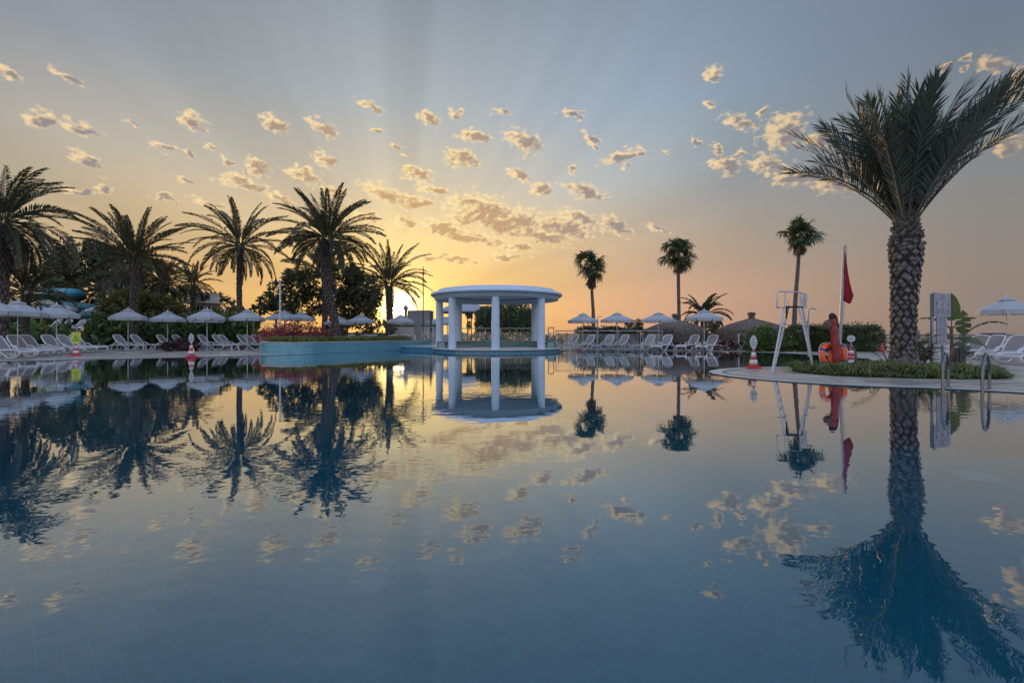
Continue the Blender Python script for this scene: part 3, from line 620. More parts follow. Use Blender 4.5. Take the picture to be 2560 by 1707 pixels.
# the great palm on the right
def great_palm():
    rng = random.Random(5); Y = 12.3; base = P(2258, 929, Y); base.z = 0
    t = thing('date_palm', 'huge palm with pineapple patterned trunk and upright blue green fronds, on the grassy bed', 'palm tree', base)
    top = P(2266, 548, Y) - base; path = [Vector((0, 0, -0.05)), Vector((0.0, 0, 0.5)), Vector((0.01, 0, 1.4)), Vector((0.05, 0, 2.4)), Vector((0.08, 0, 3.3)), top]
    rad = [0.34, 0.275, 0.265, 0.30, 0.36, 0.25]
    mb = MB(); trunk(mb, path, [r * 0.94 for r in rad], n=20, rng=rng, rough=0.02)
    boots(mb, path, rad, 25, 11, 0.034, 1, rng, 0.07, 0.84)
    boots(mb, path, [r * 1.0 for r in rad], 6, 11, 0.07, 1, rng, 0.82, 0.93, 0.04)
    for i in range(20):                                    # a knobbly foot of old roots
        a = rng.uniform(0, 6.28); r0 = rng.uniform(0.20, 0.27); p = Vector((math.cos(a) * r0, math.sin(a) * r0, 0.42 * rng.random()))
        mb.tube([p + Vector((0, 0, 0.12)), p, Vector((math.cos(a) * (r0 + rng.uniform(0.04, 0.16)), math.sin(a) * (r0 + rng.uniform(0.04, 0.16)), -0.05))], [0.05, 0.07, 0.05], 6, 1)
    mb.build('trunk', [M['bark_gap'], M['boot']], t)
    mb = MB()                                              # stubs of cut stalks round the neck
    for i in range(60):
        f = i / 60; a = i * 2.39996; r = 0.30 - 0.10 * f; z = top.z - 0.50 + 0.62 * f; d = Vector((math.cos(a), math.sin(a), 0)); s = Vector((-d.y, d.x, 0))
        h = rng.uniform(0.14, 0.26); b = Vector((top.x, top.y, z)) + d * r * 0.8; e = b + d * 0.10 + Vector((0, 0, h))
        mb.add([b - s * 0.06, b + s * 0.06, e + s * 0.035, e - s * 0.035, b - s * 0.06 - d * 0.05, b + s * 0.06 - d * 0.05, e + s * 0.03 - d * 0.04, e - s * 0.03 - d * 0.04],
               [(0, 1, 2, 3), (3, 2, 6, 7), (0, 3, 7, 4), (1, 5, 6, 2)], 0)
    mb.build('stalk_stub', M['boot'], t)
    mb = MB(); n = 72
    for i in range(n):
        f = (i + 0.5) / n; e = 88 - 31 * f ** 0.9 + rng.uniform(-5, 5); a = i * 2.39996 + rng.uniform(-0.2, 0.2)
        b = Vector((top.x, top.y, top.z - 0.1 + 0.2 * (1 - f))) + Vector((math.cos(a), math.sin(a), 0)) * (0.06 + 0.15 * f)
        L = (2.80 + 0.68 * min(1, f * 1.5)) * rng.uniform(0.9, 1.07)
        frond(mb, b, a, R(e), L, (0.08 + 0.58 * f) * rng.uniform(0.7, 1.3), 56, 0.60, 0.0145, rng, vee=0.55, seg=10, rad=0.026, g=0.06, start=0.12, tip=0.70, curl=rng.uniform(-0.15, 0.15), roll=rng.uniform(-1.25, 1.25))
    mb.build('crown', [M['frond_blue'], M['rachis_grey']], t)
great_palm()

# ================================================================== the tiled planter
pw = thing('planter_wall', 'low curved wall of pale blue tiles holding the red flowering bush', 'planter', (0, 0, 0))
wp = [(-13.9, 25.2), (-13.2, 23.9), (-12.4, 23.0), (-11.5, 22.55)] + [(x, y) for x, y in smooth2([(-10.85, 22.45), (-10.2, 22.9), (-9.45, 24.35), (-7.85, 26.7), (-6.25, 29.0)], 6)] + [(-5.4, 30.2)]
wp = smooth2(wp[:4], 4)[:-1] + wp[3:]
uvwall('tiled_face', wp, -0.2, 0.56, M['wall_tile'], pw)
back = offset(wp + wp[::-1][:1], 0)  # outline kept simple: the cap follows the face
mb = MB()
for a, b in zip(wp[:-1], wp[1:]):
    a3, b3 = Vector((*a, 0)), Vector((*b, 0)); d = (b3 - a3).normalized(); nn = Vector((-d.y, d.x, 0))       # towards the bed
    q = [a3 - nn * 0.02, b3 - nn * 0.02, b3 + nn * 0.28, a3 + nn * 0.28]
    mb.add([v + Vector((0, 0, 0.563)) for v in q] + [v + Vector((0, 0, 0.60)) for v in q], [(4, 5, 6, 7), (0, 1, 5, 4), (2, 3, 7, 6)])
    mb.add([a3 + nn * 0.26, b3 + nn * 0.26, b3 + nn * 0.26 + Vector((0, 0, 0.562)), a3 + nn * 0.26 + Vector((0, 0, 0.562))], [(1, 0, 3, 2)])
mb.box((-13.55, 24.55, 0.28), (0.10, 1.2, 0.552), math.atan2(-1.3, 0.7) + math.pi / 2)
mb.build('capstone', M['planter_cap'], pw)
bed = [(x, y) for x, y in wp] + [(-6.5, 34.0), (-15.5, 34.0)]
f_ = fill('planter_bed', bed, [], 0.48, M['soil']); tag(f_, kind='structure')
# the low blue step between the planter and the pavilion
st = thing('pool_step', 'low dark blue tiled ledge joining the planter to the round pavilion', 'ledge')
sp = [(-6.9, 28.2), (-4.0, 26.2), (-2.4, 28.6), (-5.2, 31.2)]
uvwall('tiled_face', sp, -0.25, 0.235, M['base_tile'], st, True); mb = MB(); mb.prism(sp, 0.235, 0.27); mb.build('ledge_top', M['coping'], st)

# ================================================================== the round pavilion
GX, GY = -0.91, 27.2
gz = thing('pavilion', 'round white pavilion with flat disc roof on columns, standing in the pool', 'pavilion', (GX, GY, 0))
ring = lambda r, n=64, a0=0, a1=2 * math.pi: [(r * math.cos(a0 + (a1 - a0) * i / n), r * math.sin(a0 + (a1 - a0) * i / n)) for i in range(n + (0 if abs(a1 - a0 - 2 * math.pi) < 1e-6 else 1))]
uvwall('platform', ring(3.72), -1.0, 0.15, M['base_tile'], gz, True)
mb = MB(); mb.lathe([(3.72, 0.15), (3.80, 0.152), (3.80, 0.188), (0.01, 0.19)], n=64); mb.build('platform_edge', M['coping'], gz)
for k, (r, z0, z1) in enumerate(((2.75, 0.19, 0.34), (3.12, 0.34, 0.53))):
    arc = ring(r, 40, R(-12 - 6 * k), R(192 + 6 * k)); b = uvwall('bench_step', arc[::-1], z0, z1, M['step_tile'], gz)
    mb = MB(); mb.lathe([(r - 0.02, z1), (r - 0.02, z1 + 0.03), (r + 0.42, z1 + 0.03), (r + 0.42, z1)], n=40, a0=R(-12 - 6 * k), a1=R(192 + 6 * k)); mb.build('seat_slab', M['planter_cap'], b)
    for a_ in (R(-12 - 6 * k), R(192 + 6 * k)):
        mb = MB(); mb.add([(r * math.cos(a_), r * math.sin(a_), 0.19), (3.50 * math.cos(a_), 3.50 * math.sin(a_), 0.19), (3.50 * math.cos(a_), 3.50 * math.sin(a_), z1), (r * math.cos(a_), r * math.sin(a_), z1)], [(0, 1, 2, 3)])
        mb.build('bench_end', M['step_tile'], gz)
arc = ring(3.52, 40, R(-18), R(198)); uvwall('bench_back', arc, 0.19, 0.56, M['step_tile'], gz)
for a in (0.8, 47, -43, -90, 136, -132, -176.5):
    an = R(-90 + a); mb = MB(); c = Vector((3.42 * math.cos(an), 3.42 * math.sin(an), 0))
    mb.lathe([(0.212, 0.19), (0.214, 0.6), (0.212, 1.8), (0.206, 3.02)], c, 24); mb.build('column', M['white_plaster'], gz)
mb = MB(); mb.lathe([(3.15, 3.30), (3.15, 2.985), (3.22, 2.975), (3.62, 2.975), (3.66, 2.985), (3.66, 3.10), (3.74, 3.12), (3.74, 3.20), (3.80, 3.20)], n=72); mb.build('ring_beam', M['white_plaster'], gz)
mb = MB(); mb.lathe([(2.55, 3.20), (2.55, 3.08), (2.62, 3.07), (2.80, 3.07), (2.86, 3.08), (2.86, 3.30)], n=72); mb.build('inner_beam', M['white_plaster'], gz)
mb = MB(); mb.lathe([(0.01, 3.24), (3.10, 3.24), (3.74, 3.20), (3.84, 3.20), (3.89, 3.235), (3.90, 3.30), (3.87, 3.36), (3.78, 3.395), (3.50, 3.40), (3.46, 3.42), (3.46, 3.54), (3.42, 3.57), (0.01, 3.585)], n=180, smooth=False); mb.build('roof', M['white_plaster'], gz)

# ================================================================== parasols
def make_parasol():
    t = thing('parasol', 'white parasol', 'parasol')
    mb = MB(); mb.tube([(0, 0, 0), (0, 0, 2.40)], 0.024, 8); mb.tube([(0, 0, 1.15), (0, 0, 1.22)], 0.034, 8); mb.build('pole', M['white_metal'], t)
    mb = MB(); mb.lathe([(0.01, 0.0), (0.24, 0.0), (0.25, 0.03), (0.22, 0.08), (0.05, 0.09), (0.045, 0.32), (0.0, 0.33)], n=16); mb.build('base', M['grey_metal'], t)
    mb = MB(); n = 8; r0, r1, z0, z1 = 0.20, 1.15, 2.36, 1.96
    pt = lambda r, a, z: Vector((r * math.cos(a), r * math.sin(a), z))
    for k in range(n):
        a, b = 2 * math.pi * (k + 0.5) / n, 2 * math.pi * (k + 1.5) / n; rows = []
        for j in range(5):
            f = j / 4; r = r0 + (r1 - r0) * f; z = z0 + (z1 - z0) * f; m = (a + b) / 2; sag = 0.035 * math.sin(math.pi * f)
            rows.append([pt(r, a, z), (pt(r, a, z) + pt(r, b, z)) / 2 - Vector((0, 0, sag + 0.012 * f)), pt(r, b, z)])
        vs = [v for rw in rows for v in rw]
        mb.add(vs, [(j * 3 + i, (j + 1) * 3 + i, (j + 1) * 3 + i + 1, j * 3 + i + 1) for j in range(4) for i in range(2)], 0, True)
    mb.build('canopy', M['canopy_cloth'], t)
    mb = MB()
    for k in range(n):
        a, b = 2 * math.pi * (k + 0.5) / n, 2 * math.pi * (k + 1.5) / n
        A, B = pt(r1, a, z1), pt(r1, b, z1); h = Vector((0, 0, -0.20)); q = (B - A)
        out = ((A + B) / 2).normalized() * 0.02
        mb.add([A, B, B + h * 0.80 - q * 0.035 + out, B + h - q * 0.09 + out, A + h + q * 0.09 + out, A + h * 0.80 + q * 0.035 + out], [(0, 1, 2, 3, 4, 5)])
    mb.build('valance', M['canopy_cloth'], t)
    mb = MB()
    for k in range(n):
        a, b = 2 * math.pi * (k + 0.5) / n, 2 * math.pi * (k + 1.5) / n
        mb.add([pt(0.02, a, 2.47), pt(0.34, a, 2.365), pt(0.34, b, 2.365), pt(0.02, b, 2.47)], [(0, 1, 2, 3)])
        mb.add([pt(0.34, a, 2.365), pt(0.35, a, 2.335), pt(0.35, b, 2.335), pt(0.34, b, 2.365)], [(0, 1, 2, 3)])
    mb.build('vent_cap', M['canopy_cloth'], t)
    mb = MB(); mb.lathe([(0.03, 2.46), (0.035, 2.50), (0.018, 2.52), (0.03, 2.55), (0.0, 2.585)], n=10); mb.build('finial', M['white_metal'], t)
    mb = MB()
    for k in range(n):
        a = 2 * math.pi * (k + 0.5) / n; mb.tube([pt(0.05, a, 2.33), pt(r1 - 0.02, a, 1.955)], 0.011, 4); mb.tube([pt(0.04, a, 1.93), pt(0.60, a, 2.16)], 0.009, 4)
    mb.build('ribs', M['wood_dark'], t); return t
parasol0 = make_parasol(); par_used = [False]
def parasol(xp, ytop, wpx, Y, label, group, z=None, rz=0.0):
    o = parasol0 if not par_used[0] else copy_tree(parasol0); par_used[0] = True
    X = (xp - HX) / F * Y; zt = 1 + (HY - ytop) / F * Y; z = 0.0 if z is None else z
    dia = wpx * Y / F * math.cos(math.atan(X / Y)); sx = dia / 2.25; sz = (zt - z) / 2.585
    o.location = (X, Y, z); o.scale = (sx, sx, sz); o.rotation_euler.z = rz; o['label'] = label; o['group'] = group
gl, gr, gt = 'parasols along the left side', 'parasols on the far right side', 'parasols on the upper terrace'
parasol(-22, 738, 165, 17.6, 'white parasol cut by the left edge of the photo', gl, rz=0.2)
parasol(44, 745, 150, 20.0, 'white parasol second from the left edge, overlapping the cut one', gl, rz=0.5)
parasol(141, 754, 126, 21.8, 'white parasol behind the four loungers left of the yellow slip sign', gl, rz=0.1)
parasol(320, 766, 98, 26.8, 'white parasol over the pair of loungers right of the yellow slip sign', gl, rz=0.3)
parasol(419, 773, 95, 28.6, 'white parasol behind the low dark red bush', gl, rz=0.0)
parasol(517.5, 766.5, 99, 27.4, 'white parasol in front of the flat roofed kiosk', gl, rz=0.4)
parasol(618, 769.6, 92, 28.6, 'white parasol just left of the red flowering bush', gl, rz=0.1)
parasol(711, 773, 92, 31.0, 'white parasol standing behind the red flowering bush', gl, z=0.3, rz=0.35)
parasol(848, 788, 76, 38, 'white parasol partly hidden by the curving palm trunk', gl, rz=0.1)
parasol(903, 782, 72, 34.5, 'white parasol right of the curving palm trunk, above the golden grass', gl, rz=0.3)
parasol(1002, 783, 73, 35.5, 'white parasol directly below the setting sun', gl, rz=0.2)
parasol(1108, 788, 78, 36, 'white parasol seen between the left columns of the pavilion', gl, rz=0.0)
parasol(627, 776, 78, 34, 'white parasol behind the parasol left of the red bush', gl, z=0.1, rz=0.5)
parasol(752, 776, 76, 36, 'white parasol behind the one standing over the red bush', gl, z=0.2, rz=0.2)
parasol(517, 778, 88, 31.0, 'lower white parasol right behind the one in front of the kiosk', gl, z=0.05, rz=0.1)
parasol(155, 754, 80, 37.5, 'terrace parasol just behind the third parasol from the left', gt, z=1.2, rz=0.3)
parasol(104, 759, 78, 38.5, 'terrace parasol furthest left, only its top showing', gt, z=1.2, rz=0.0)
parasol(255, 757, 84, 37, 'right one of two terrace parasols, partly behind a bush', gt, z=1.2, rz=0.2)
parasol(236, 761, 66, 40, 'left one of two terrace parasols beside the slide', gt, z=1.2, rz=0.5)
parasol(1457.5, 778.6, 76, 30.6, 'leftmost parasol behind the glass fence, beside a fan palm', gr, rz=0.1)
parasol(1543, 777, 84, 30.6, 'parasol behind the middle of the glass fence', gr, rz=0.35)
parasol(1646, 776.5, 88, 30.2, 'parasol behind the right end of the glass fence', gr, rz=0.15)
parasol(1760.5, 769.5, 98, 27.9, 'parasol in front of the small palm between the thatched shelters', gr, rz=0.4)
parasol(2516, 735, 166, 17.4, 'nearest parasol, over the loungers at the right edge', gr, rz=0.28)

# ================================================================== sun loungers
def make_lounger():
    t = thing('sun_lounger', 'white lounger', 'sun lounger')
    side = [(1.70, .335), (1.2, .34), (.5, .345), (.14, .34), (.02, .31), (-.02, .22), (.04, .12), (.22, .045), (.42, .03), (.58, .075), (.80, .24), (1.02, .43), (1.20, .50), (1.40, .47), (1.56, .34), (1.64, .17), (1.74, .045), (1.86, .03), (1.93, .10), (1.90, .20), (1.78, .28), (1.70, .335)]
    mb = MB()
    for s in (-1, 1):
        p = catmull([(x, s * 0.315, z) for x, z in side], 3); mb.tube(p, 0.026, 6, flat=1.5)
    mb.tube([(.0, -.31, .27), (.0, .31, .27)], 0.04, 6); mb.tube([(1.72, -.31, .31), (1.72, .31, .31)], 0.025, 6)
    for x in (.30, .7, 1.1): mb.box((x, 0, .31), (.05, .60, .03))
    mb.box((.08, 0, .318), (.16, .62, .035)); mb.build('frame', M['white_resin'], t)
    mb = MB(); mb.box((.68, 0, .342), (1.04, .56, .016)); mb.build('seat_sling', M['taupe_mesh'], t)
    # the raised back: a rounded frame with mesh stretched in it
    c, s_ = math.cos(R(52)), math.sin(R(52)); at = lambda u, v, n=0: Vector((1.20 + u * c - n * s_, v, .36 + u * s_ + n * c))
    out = [(0.0, -.27), (.30, -.285), (.58, -.27), (.70, -.22), (.745, -.10), (.745, .10), (.70, .22), (.58, .27), (.30, .285), (0.0, .27)]
    mb = MB(); mb.tube(catmull([at(u, v) for u, v in out], 4), 0.034, 6); mb.tube([at(0, -.27), at(0, .27)], 0.028, 6)
    b = mb.build('backrest', M['white_resin'], t)
    mb = MB(); mb.plate([at(u * 0.97 + 0.01, v * 0.93) for u, v in out], 0.014); mb.build('mesh_panel', M['taupe_mesh'], b)
    return t
lounger0 = make_lounger(); lo_used = [False]
def lounger(xback, Y, yaw, label, group, z=0.0, sc=1.0):                  # xback: photo column of the top of the backrest
    o = lounger0 if not lo_used[0] else copy_tree(lounger0); lo_used[0] = True
    o.location = (0, 0, z); a = R(yaw)                                     # yaw 0: nose to -X
    X = (xback - HX) / F * Y; d = Vector((math.cos(a), math.sin(a), 0))    # lounger x axis (nose to back)
    o.location = Vector((X, Y, z)) - d * 1.66 * sc; o.rotation_euler.z = a; o.scale = (sc,) * 3; o['label'] = label; o['group'] = group
g1 = 'loungers in the slanting row at the far left'
for i, (x, Y, lb) in enumerate([(-18, 18.9, 'lounger cut by the left edge of the photo, first of the slanting row'), (31, 20.4, 'second lounger of the slanting row, beside the leftmost white pole'),
        (60, 21.2, 'third lounger of the slanting row, right of the leftmost white pole'), (114, 22.9, 'fourth lounger of the slanting row, left of the second white pole'), (151, 24.0, 'fifth lounger of the slanting row, just left of the yellow slip sign'),
        (183, 25.4, 'last lounger of the slanting row, its foot showing right of the yellow slip sign')]): lounger(x, Y, 180 - 6 + i, lb, g1)
g2 = 'loungers between the slip sign and the planter'
for i, (x, Y, lb) in enumerate([(290, 28.0, 'left lounger of the pair right of the yellow slip sign'), (333, 28.9, 'right lounger of the pair right of the yellow slip sign'), (397, 28.7, 'left lounger of the pair behind the dark red bush'),
        (436, 29.4, 'right lounger of the pair behind the dark red bush'), (500, 28.2, 'lounger right beside the cone with the pointed white depth sign'), (535, 28.9, 'lounger right of the pole of the kiosk side parasol'),
        (551, 29.7, 'lounger half hidden behind the one right of the kiosk side pole'), (597, 29.0, 'left lounger of the four beside the red bush'), (614, 29.8, 'second lounger of the four beside the red bush'),
        (633, 29.2, 'third lounger of the four beside the red bush'), (650, 30.0, 'lounger of the four nearest the red bush')]): lounger(x, Y, 180 - 4 + 2 * (i % 3), lb, g2)
g3 = 'loungers behind the planter'
for i, (x, Y, lb) in enumerate([(880, 34.8, 'lounger back left of the pole, above the golden planter grass'), (915, 35.0, 'lounger back just right of the pole above the golden grass'), (933, 35.0, 'second lounger back right of the pole above the golden grass'),
        (987, 35.2, 'lounger back below the setting sun, left of the parasol pole'), (1013, 35.4, 'lounger back below the setting sun, right of the parasol pole'), (1030, 35.4, 'lounger back at the right end of the golden grass'),
        (1086, 34.0, 'lounger seen just left of the pavilion column'), (1117, 34.3, 'lounger seen between the two left pavilion columns')]): lounger(x, Y, 92, lb, g3, 0.0)
g4 = 'loungers along the far right side'
for i, (x, Y, lb) in enumerate([(1441, 28.9, 'leftmost lounger behind the glass fence, with a small cone in front'), (1481, 29.2, 'second lounger behind the glass fence, blurred by the frosted pane'), (1528, 28.7, 'third lounger from the left behind the glass fence'),
        (1566, 28.6, 'fourth lounger from the left behind the glass fence'), (1630, 28.6, 'last lounger wholly behind the glass fence'), (1672, 28.2, 'lounger with its back just past the right end of the glass fence'),
        (1740, 28.3, 'left lounger of the pair in front of the gap between the shelters'), (1785, 27.9, 'right lounger of the pair in front of the gap between the shelters')]): lounger(x, Y, 38 + (i % 3) * 4, lb, g4)
g5 = 'loungers at the right edge'
for x, Y, yaw, lb in [(2456, 18.6, 14, 'lounger nearest the litter bin, left of the near parasol pole'), (2497, 18.9, 10, 'lounger just left of the near parasol pole'), (2552, 16.6, 12, 'lounger cut by the right edge, right of the near parasol pole'), (2622, 15.0, 10, 'lounger of which only the nose shows at the right edge')]: lounger(x, Y, yaw, lb, g5)
g6 = 'loungers on the upper terrace'
for x, Y, lb in [(150, 36.0, 'leftmost terrace lounger, left of the thin terrace pole'), (211, 36.2, 'terrace lounger facing the pool, left of the two terrace poles'), (238, 36.4, 'terrace lounger at the left of the two terrace poles'), (254, 36.4, 'terrace lounger at the right of the two terrace poles'), (176, 36.6, 'terrace lounger seen above the yellow slip sign')]: lounger(x, Y, 85, lb, g6, 1.19)

# small side tables standing between the loungers
def make_table():
    t = thing('side_table', 'small white side table', 'side table')
    mb = MB(); mb.box((0, 0, 0.40), (0.46, 0.46, 0.035)); mb.box((0, 0, 0.37), (0.40, 0.40, 0.03)); mb.build('table_top', M['white_resin'], t)
    for sx in (-1, 1):
        for sy in (-1, 1): mb = MB(); mb.tube([(sx * 0.19, sy * 0.19, 0), (sx * 0.17, sy * 0.17, 0.38)], 0.02, 6); mb.build('leg', M['white_resin'], t)
    return t
table0 = make_table()
for i, (x, Y, lb) in enumerate([(40, 19.6, 'side table between the first two loungers at the left edge'), (135, 22.7, 'side table between the fourth and fifth loungers of the slanting row'), (352, 27.4, 'side table beside the right lounger of the pair right of the slip sign'), (588, 28.0, 'side table between the kiosk side loungers and the four by the red bush'),
        (2380, 19.6, 'side table left of the loungers nearest the litter bin'), (2464, 19.8, 'side table between the two loungers left of the near parasol pole')]):
    o = table0 if i == 0 else copy_tree(table0); o.location = ((x - HX) / F * Y, Y, 0); o.rotation_euler.z = 0.15 * i; o['label'] = lb; o['group'] = 'white side tables among the loungers'

# ================================================================== leafy trees, bushes and hedges
def blob_leaves(mb, blobs, size, per, rs, m=0, elong=2.0, flat=0.0, hang=0.0):
    for (c, r, n) in blobs:                                 # each blob: a shell of leaf clumps with gaps between them
        k = max(4, int(n * (0.60 if n > 1000 else 0.75 if n > 500 else 1) / per)); d = rs.normal(size=(k, 3)); d /= np.linalg.norm(d, axis=1)[:, None]
        rad = rs.uniform(0.45, 1.06, k) ** 0.7
        cc = np.asarray(c) + d * rad[:, None] * np.asarray(r)
        pts = np.repeat(cc, per, 0) + rs.normal(size=(k * per, 3)) * np.asarray(r) * 0.13
        dirs = np.repeat(d, per, 0) * 0.8; dirs[:, 2] -= hang
        mb.leaves(pts, size, rs, elong, 0.0, m, dirs)
def leafy_tree(name, label, cat, blobs_px, Y, leafm, size, per=14, seed=1, trunk_px=None, tr=0.16, dz=1.0, hang=0.15, group=None, elong=2.0, limbs=True):
    rs = np.random.RandomState(seed); rng = random.Random(seed)
    base = P(*trunk_px[0], Y) if trunk_px else P(blobs_px[0][0], 850, Y)
    t = thing(name, label, cat, base, 0, group); bl = []
    for (x, y, rx, ry, n) in blobs_px:
        c = P(x, y, Y + rng.uniform(-0.8, 0.8)) - base; bl.append(((c.x, c.y, c.z), (rx * Y / F, rx * Y / F * dz, ry * Y / F), n))
    mb = MB(); blob_leaves(mb, bl, size, per, rs, 0, elong, hang=hang); mb.build('crown', M[leafm], t)
    mb = MB(); tp = [P(x, y, Y) - base for x, y in trunk_px] if trunk_px else [Vector((0, 0, 0)), Vector((0, 0, 0.6))]
    mb.tube(catmull(tp, 4) if len(tp) > 2 else tp, [tr * (1 - 0.5 * i / (len(catmull(tp, 4)) - 1 if len(tp) > 2 else 1)) for i in range(len(catmull(tp, 4)) if len(tp) > 2 else 2)], 7)
    if limbs:
        for c, r, n in bl:
            a = tp[-1] * 0.85 + tp[0] * 0.15; b = Vector(c); mid = (a + b) / 2 + Vector((0, 0, -0.1)); mb.tube([a, mid, b], [tr * 0.5, tr * 0.35, tr * 0.12], 5)
    mb.build('trunk', M['bark'], t); return t
LT = leafy_tree
LT('leafy_tree', 'big bushy dark tree behind the second date palm from the left', 'tree', [(160, 690, 42, 55, 2600), (205, 655, 45, 45, 2600), (250, 635, 38, 28, 1600), (290, 660, 45, 40, 2200), (345, 655, 30, 35, 1200), (370, 690, 35, 35, 1400), (225, 720, 75, 50, 3600), (140, 740, 40, 45, 1500), (320, 730, 60, 45, 2200)], 44, 'leaf_dark', 0.42, 12, 31, [(250, 830), (248, 760), (250, 700)], 0.3)
LT('leafy_tree', 'olive green rounded tree in front of the kiosk, behind the parasols', 'tree', [(335, 752, 55, 26, 2600), (300, 772, 40, 25, 1500), (385, 770, 50, 26, 2000), (425, 782, 35, 22, 1100), (360, 785, 70, 22, 2200)], 37, 'leaf_olive', 0.34, 12, 32, [(350, 835), (350, 800), (352, 780)], 0.16)
LT('leafy_tree', 'tall tree half behind the small palms, left of the kiosk', 'tree', [(470, 760, 40, 40, 1500), (430, 750, 45, 35, 1300), (560, 768, 22, 24, 700), (590, 785, 22, 18, 500), (545, 745, 16, 12, 260)], 50, 'leaf_dark', 0.34, 12, 33, [(470, 835), (470, 790)], 0.2)
LT('leafy_tree', 'loose dark tree left of the pool lamp post', 'tree', [(690, 735, 18, 24, 600), (670, 757, 26, 20, 700), (705, 765, 26, 26, 800), (650, 772, 14, 12, 250)], 40, 'leaf_dark', 0.32, 10, 34, [(690, 840), (690, 780)], 0.14)
LT('leafy_tree', 'wide dark tree filling the space behind the curving planter palm', 'tree', [(745, 715, 32, 38, 1500), (790, 710, 36, 34, 1400), (860, 705, 42, 36, 1800), (905, 720, 38, 40, 1800), (922, 750, 28, 35, 1200), (760, 765, 40, 36, 1500), (840, 765, 60, 36, 2200), (900, 775, 40, 34, 1400), (885, 690, 22, 22, 600), (725, 690, 12, 12, 200)], 43, 'leaf_dark', 0.38, 12, 35, [(840, 845), (838, 790), (840, 750)], 0.28)
LT('leafy_tree', 'low dark tree mass behind the parasol right of the curving palm', 'tree', [(880, 830, 45, 26, 1500), (950, 830, 34, 26, 1200), (830, 832, 30, 22, 700)], 42, 'leaf_dark', 0.34, 12, 36, [(900, 862), (900, 840)], 0.2, limbs=False)
# clipped weeping figs seen through the pavilion
def weeping(label, x, y0, y1, rx, seed, name='weeping_tree'):
    rs = np.random.RandomState(seed); base = P(x, 850, 40); base.z = 0.0; t = thing(name, label, 'tree', base, 0, 'weeping trees behind the pavilion')
    mb = MB()
    for i in range(200):
        a = rs.uniform(0, 6.28); q = math.sqrt(rs.uniform(0.05, 1)); X = x + rx * q * math.cos(a); ytop = y0 + (1 - math.sqrt(max(0, 1 - q * q))) * 30; yb = y1 + rs.uniform(-26, 4)
        n = 16; yy = np.linspace(ytop, yb, n) + rs.uniform(-1, 1, n); Yd = 40 + rx * q * math.sin(a) * 40 / F
        C = np.array([[(X - HX) / F * Yd - base.x + rs.normal() * 0.05, Yd - 40 + rs.normal() * 0.05, 1 + (HY - v) / F * Yd - base.z] for v in yy])
        mb.leaves(C, 0.24, rs, 2.2, 0, 0, np.tile([0, 0, -0.9], (n, 1)))
    mb.build('crown', M['leaf_hedge'], t)
    mb = MB(); mb.tube([Vector((0, 0, 0)), Vector((0.1, 0, 1.6)), Vector((0, 0, 3.2))], [0.11, 0.09, 0.05], 6); mb.build('trunk', M['bark'], t)
weeping('leftmost weeping tree behind the pavilion, rounded on its left side', 1218, 762, 835, 30, 41)
weeping('tall weeping tree directly behind the front column of the pavilion', 1255, 752, 835, 38, 42)
weeping('tall weeping tree filling the right opening of the pavilion', 1295, 752, 835, 36, 43)
weeping('low weeping tree peeping out right of the pavilion', 1325, 772, 835, 22, 44)
def hedge(name, label, x0, x1, ytop, ybot, Y, depth, leafm, size, n, seed, cat='hedge', rag=0.12, group=None, wob=0.0):
    rs = np.random.RandomState(seed); a, b = P(x0, ybot, Y), P(x1, ytop, Y); w, h = b.x - a.x, b.z - max(a.z, 0.0); c = Vector(((a.x + b.x) / 2, Y, max(a.z, 0.0)))
    t = thing(name, label, cat, c, 0, group); mb = MB()
    # solid inner body added so that no light comes straight through
    nx = max(3, int(w / 0.5)); vs = []; prof = [(-0.5, 0), (-0.5, 0.75), (-0.3, 0.95), (0.3, 0.95), (0.5, 0.75), (0.5, 0)]
    for i in range(nx + 1):
        f = 1.0 if 0 < i < nx else 0.75
        for (u, v) in prof: vs.append((-w / 2 * 0.94 + w * 0.94 * i / nx, u * depth * 0.85 * f, v * h * 0.9 * f * (1 + wob * math.sin(i * 1.7 + seed)) + 0.0))
    fs = [(i * 6 + j, i * 6 + j + 1, (i + 1) * 6 + j + 1, (i + 1) * 6 + j) for i in range(nx) for j in range(5)] + [tuple(range(6)), tuple(range(nx * 6, nx * 6 + 6))[::-1]]
    mb.add(vs, fs); mb.build('opaque_core', M['leaf_dark'], t)
    mb = MB(); u = rs.uniform(-1, 1, n); q = rs.uniform(0, 1, n); face = rs.uniform(0, 1, n); C = np.zeros((n, 3)); D = np.zeros((n, 3))
    C[:, 0] = u * w / 2; env = h * (1 + wob * np.sin(u * w * 1.7 + seed)) * np.where(np.abs(u) > 0.93, 0.9, 1)
    top = face < 0.35; C[:, 1] = np.where(top, rs.uniform(-0.5, 0.5, n) * depth, -depth * 0.5 * (1 - 0.35 * np.maximum(0, q - 0.7) / 0.3)); back_ = face > 0.85; C[back_, 1] *= -1
    C[:, 2] = np.where(top, env * 0.97, q * env); C += rs.normal(size=(n, 3)) * np.array([0.06, 0.08, 0.05]); spike = rs.uniform(0, 1, n) < 0.06; C[spike & top, 2] += rs.uniform(0, rag * 2, n)[spike & top]
    C[:, 2] = np.maximum(C[:, 2], 0.03); D[:, 1] = np.where(top, 0, -0.7); D[:, 2] = np.where(top, 0.8, 0.25); D[:, 0] = u * 0.3
    mb.leaves(C, size, rs, 2.0, 0, 0, D); mb.build('foliage', M[leafm], t); return t
hedge('hedge', 'low clipped hedge behind the glass fence', 1440, 1606, 823, 870, 33.5, 1.6, 'leaf_dark', 0.17, 7000, 51, wob=0.06)
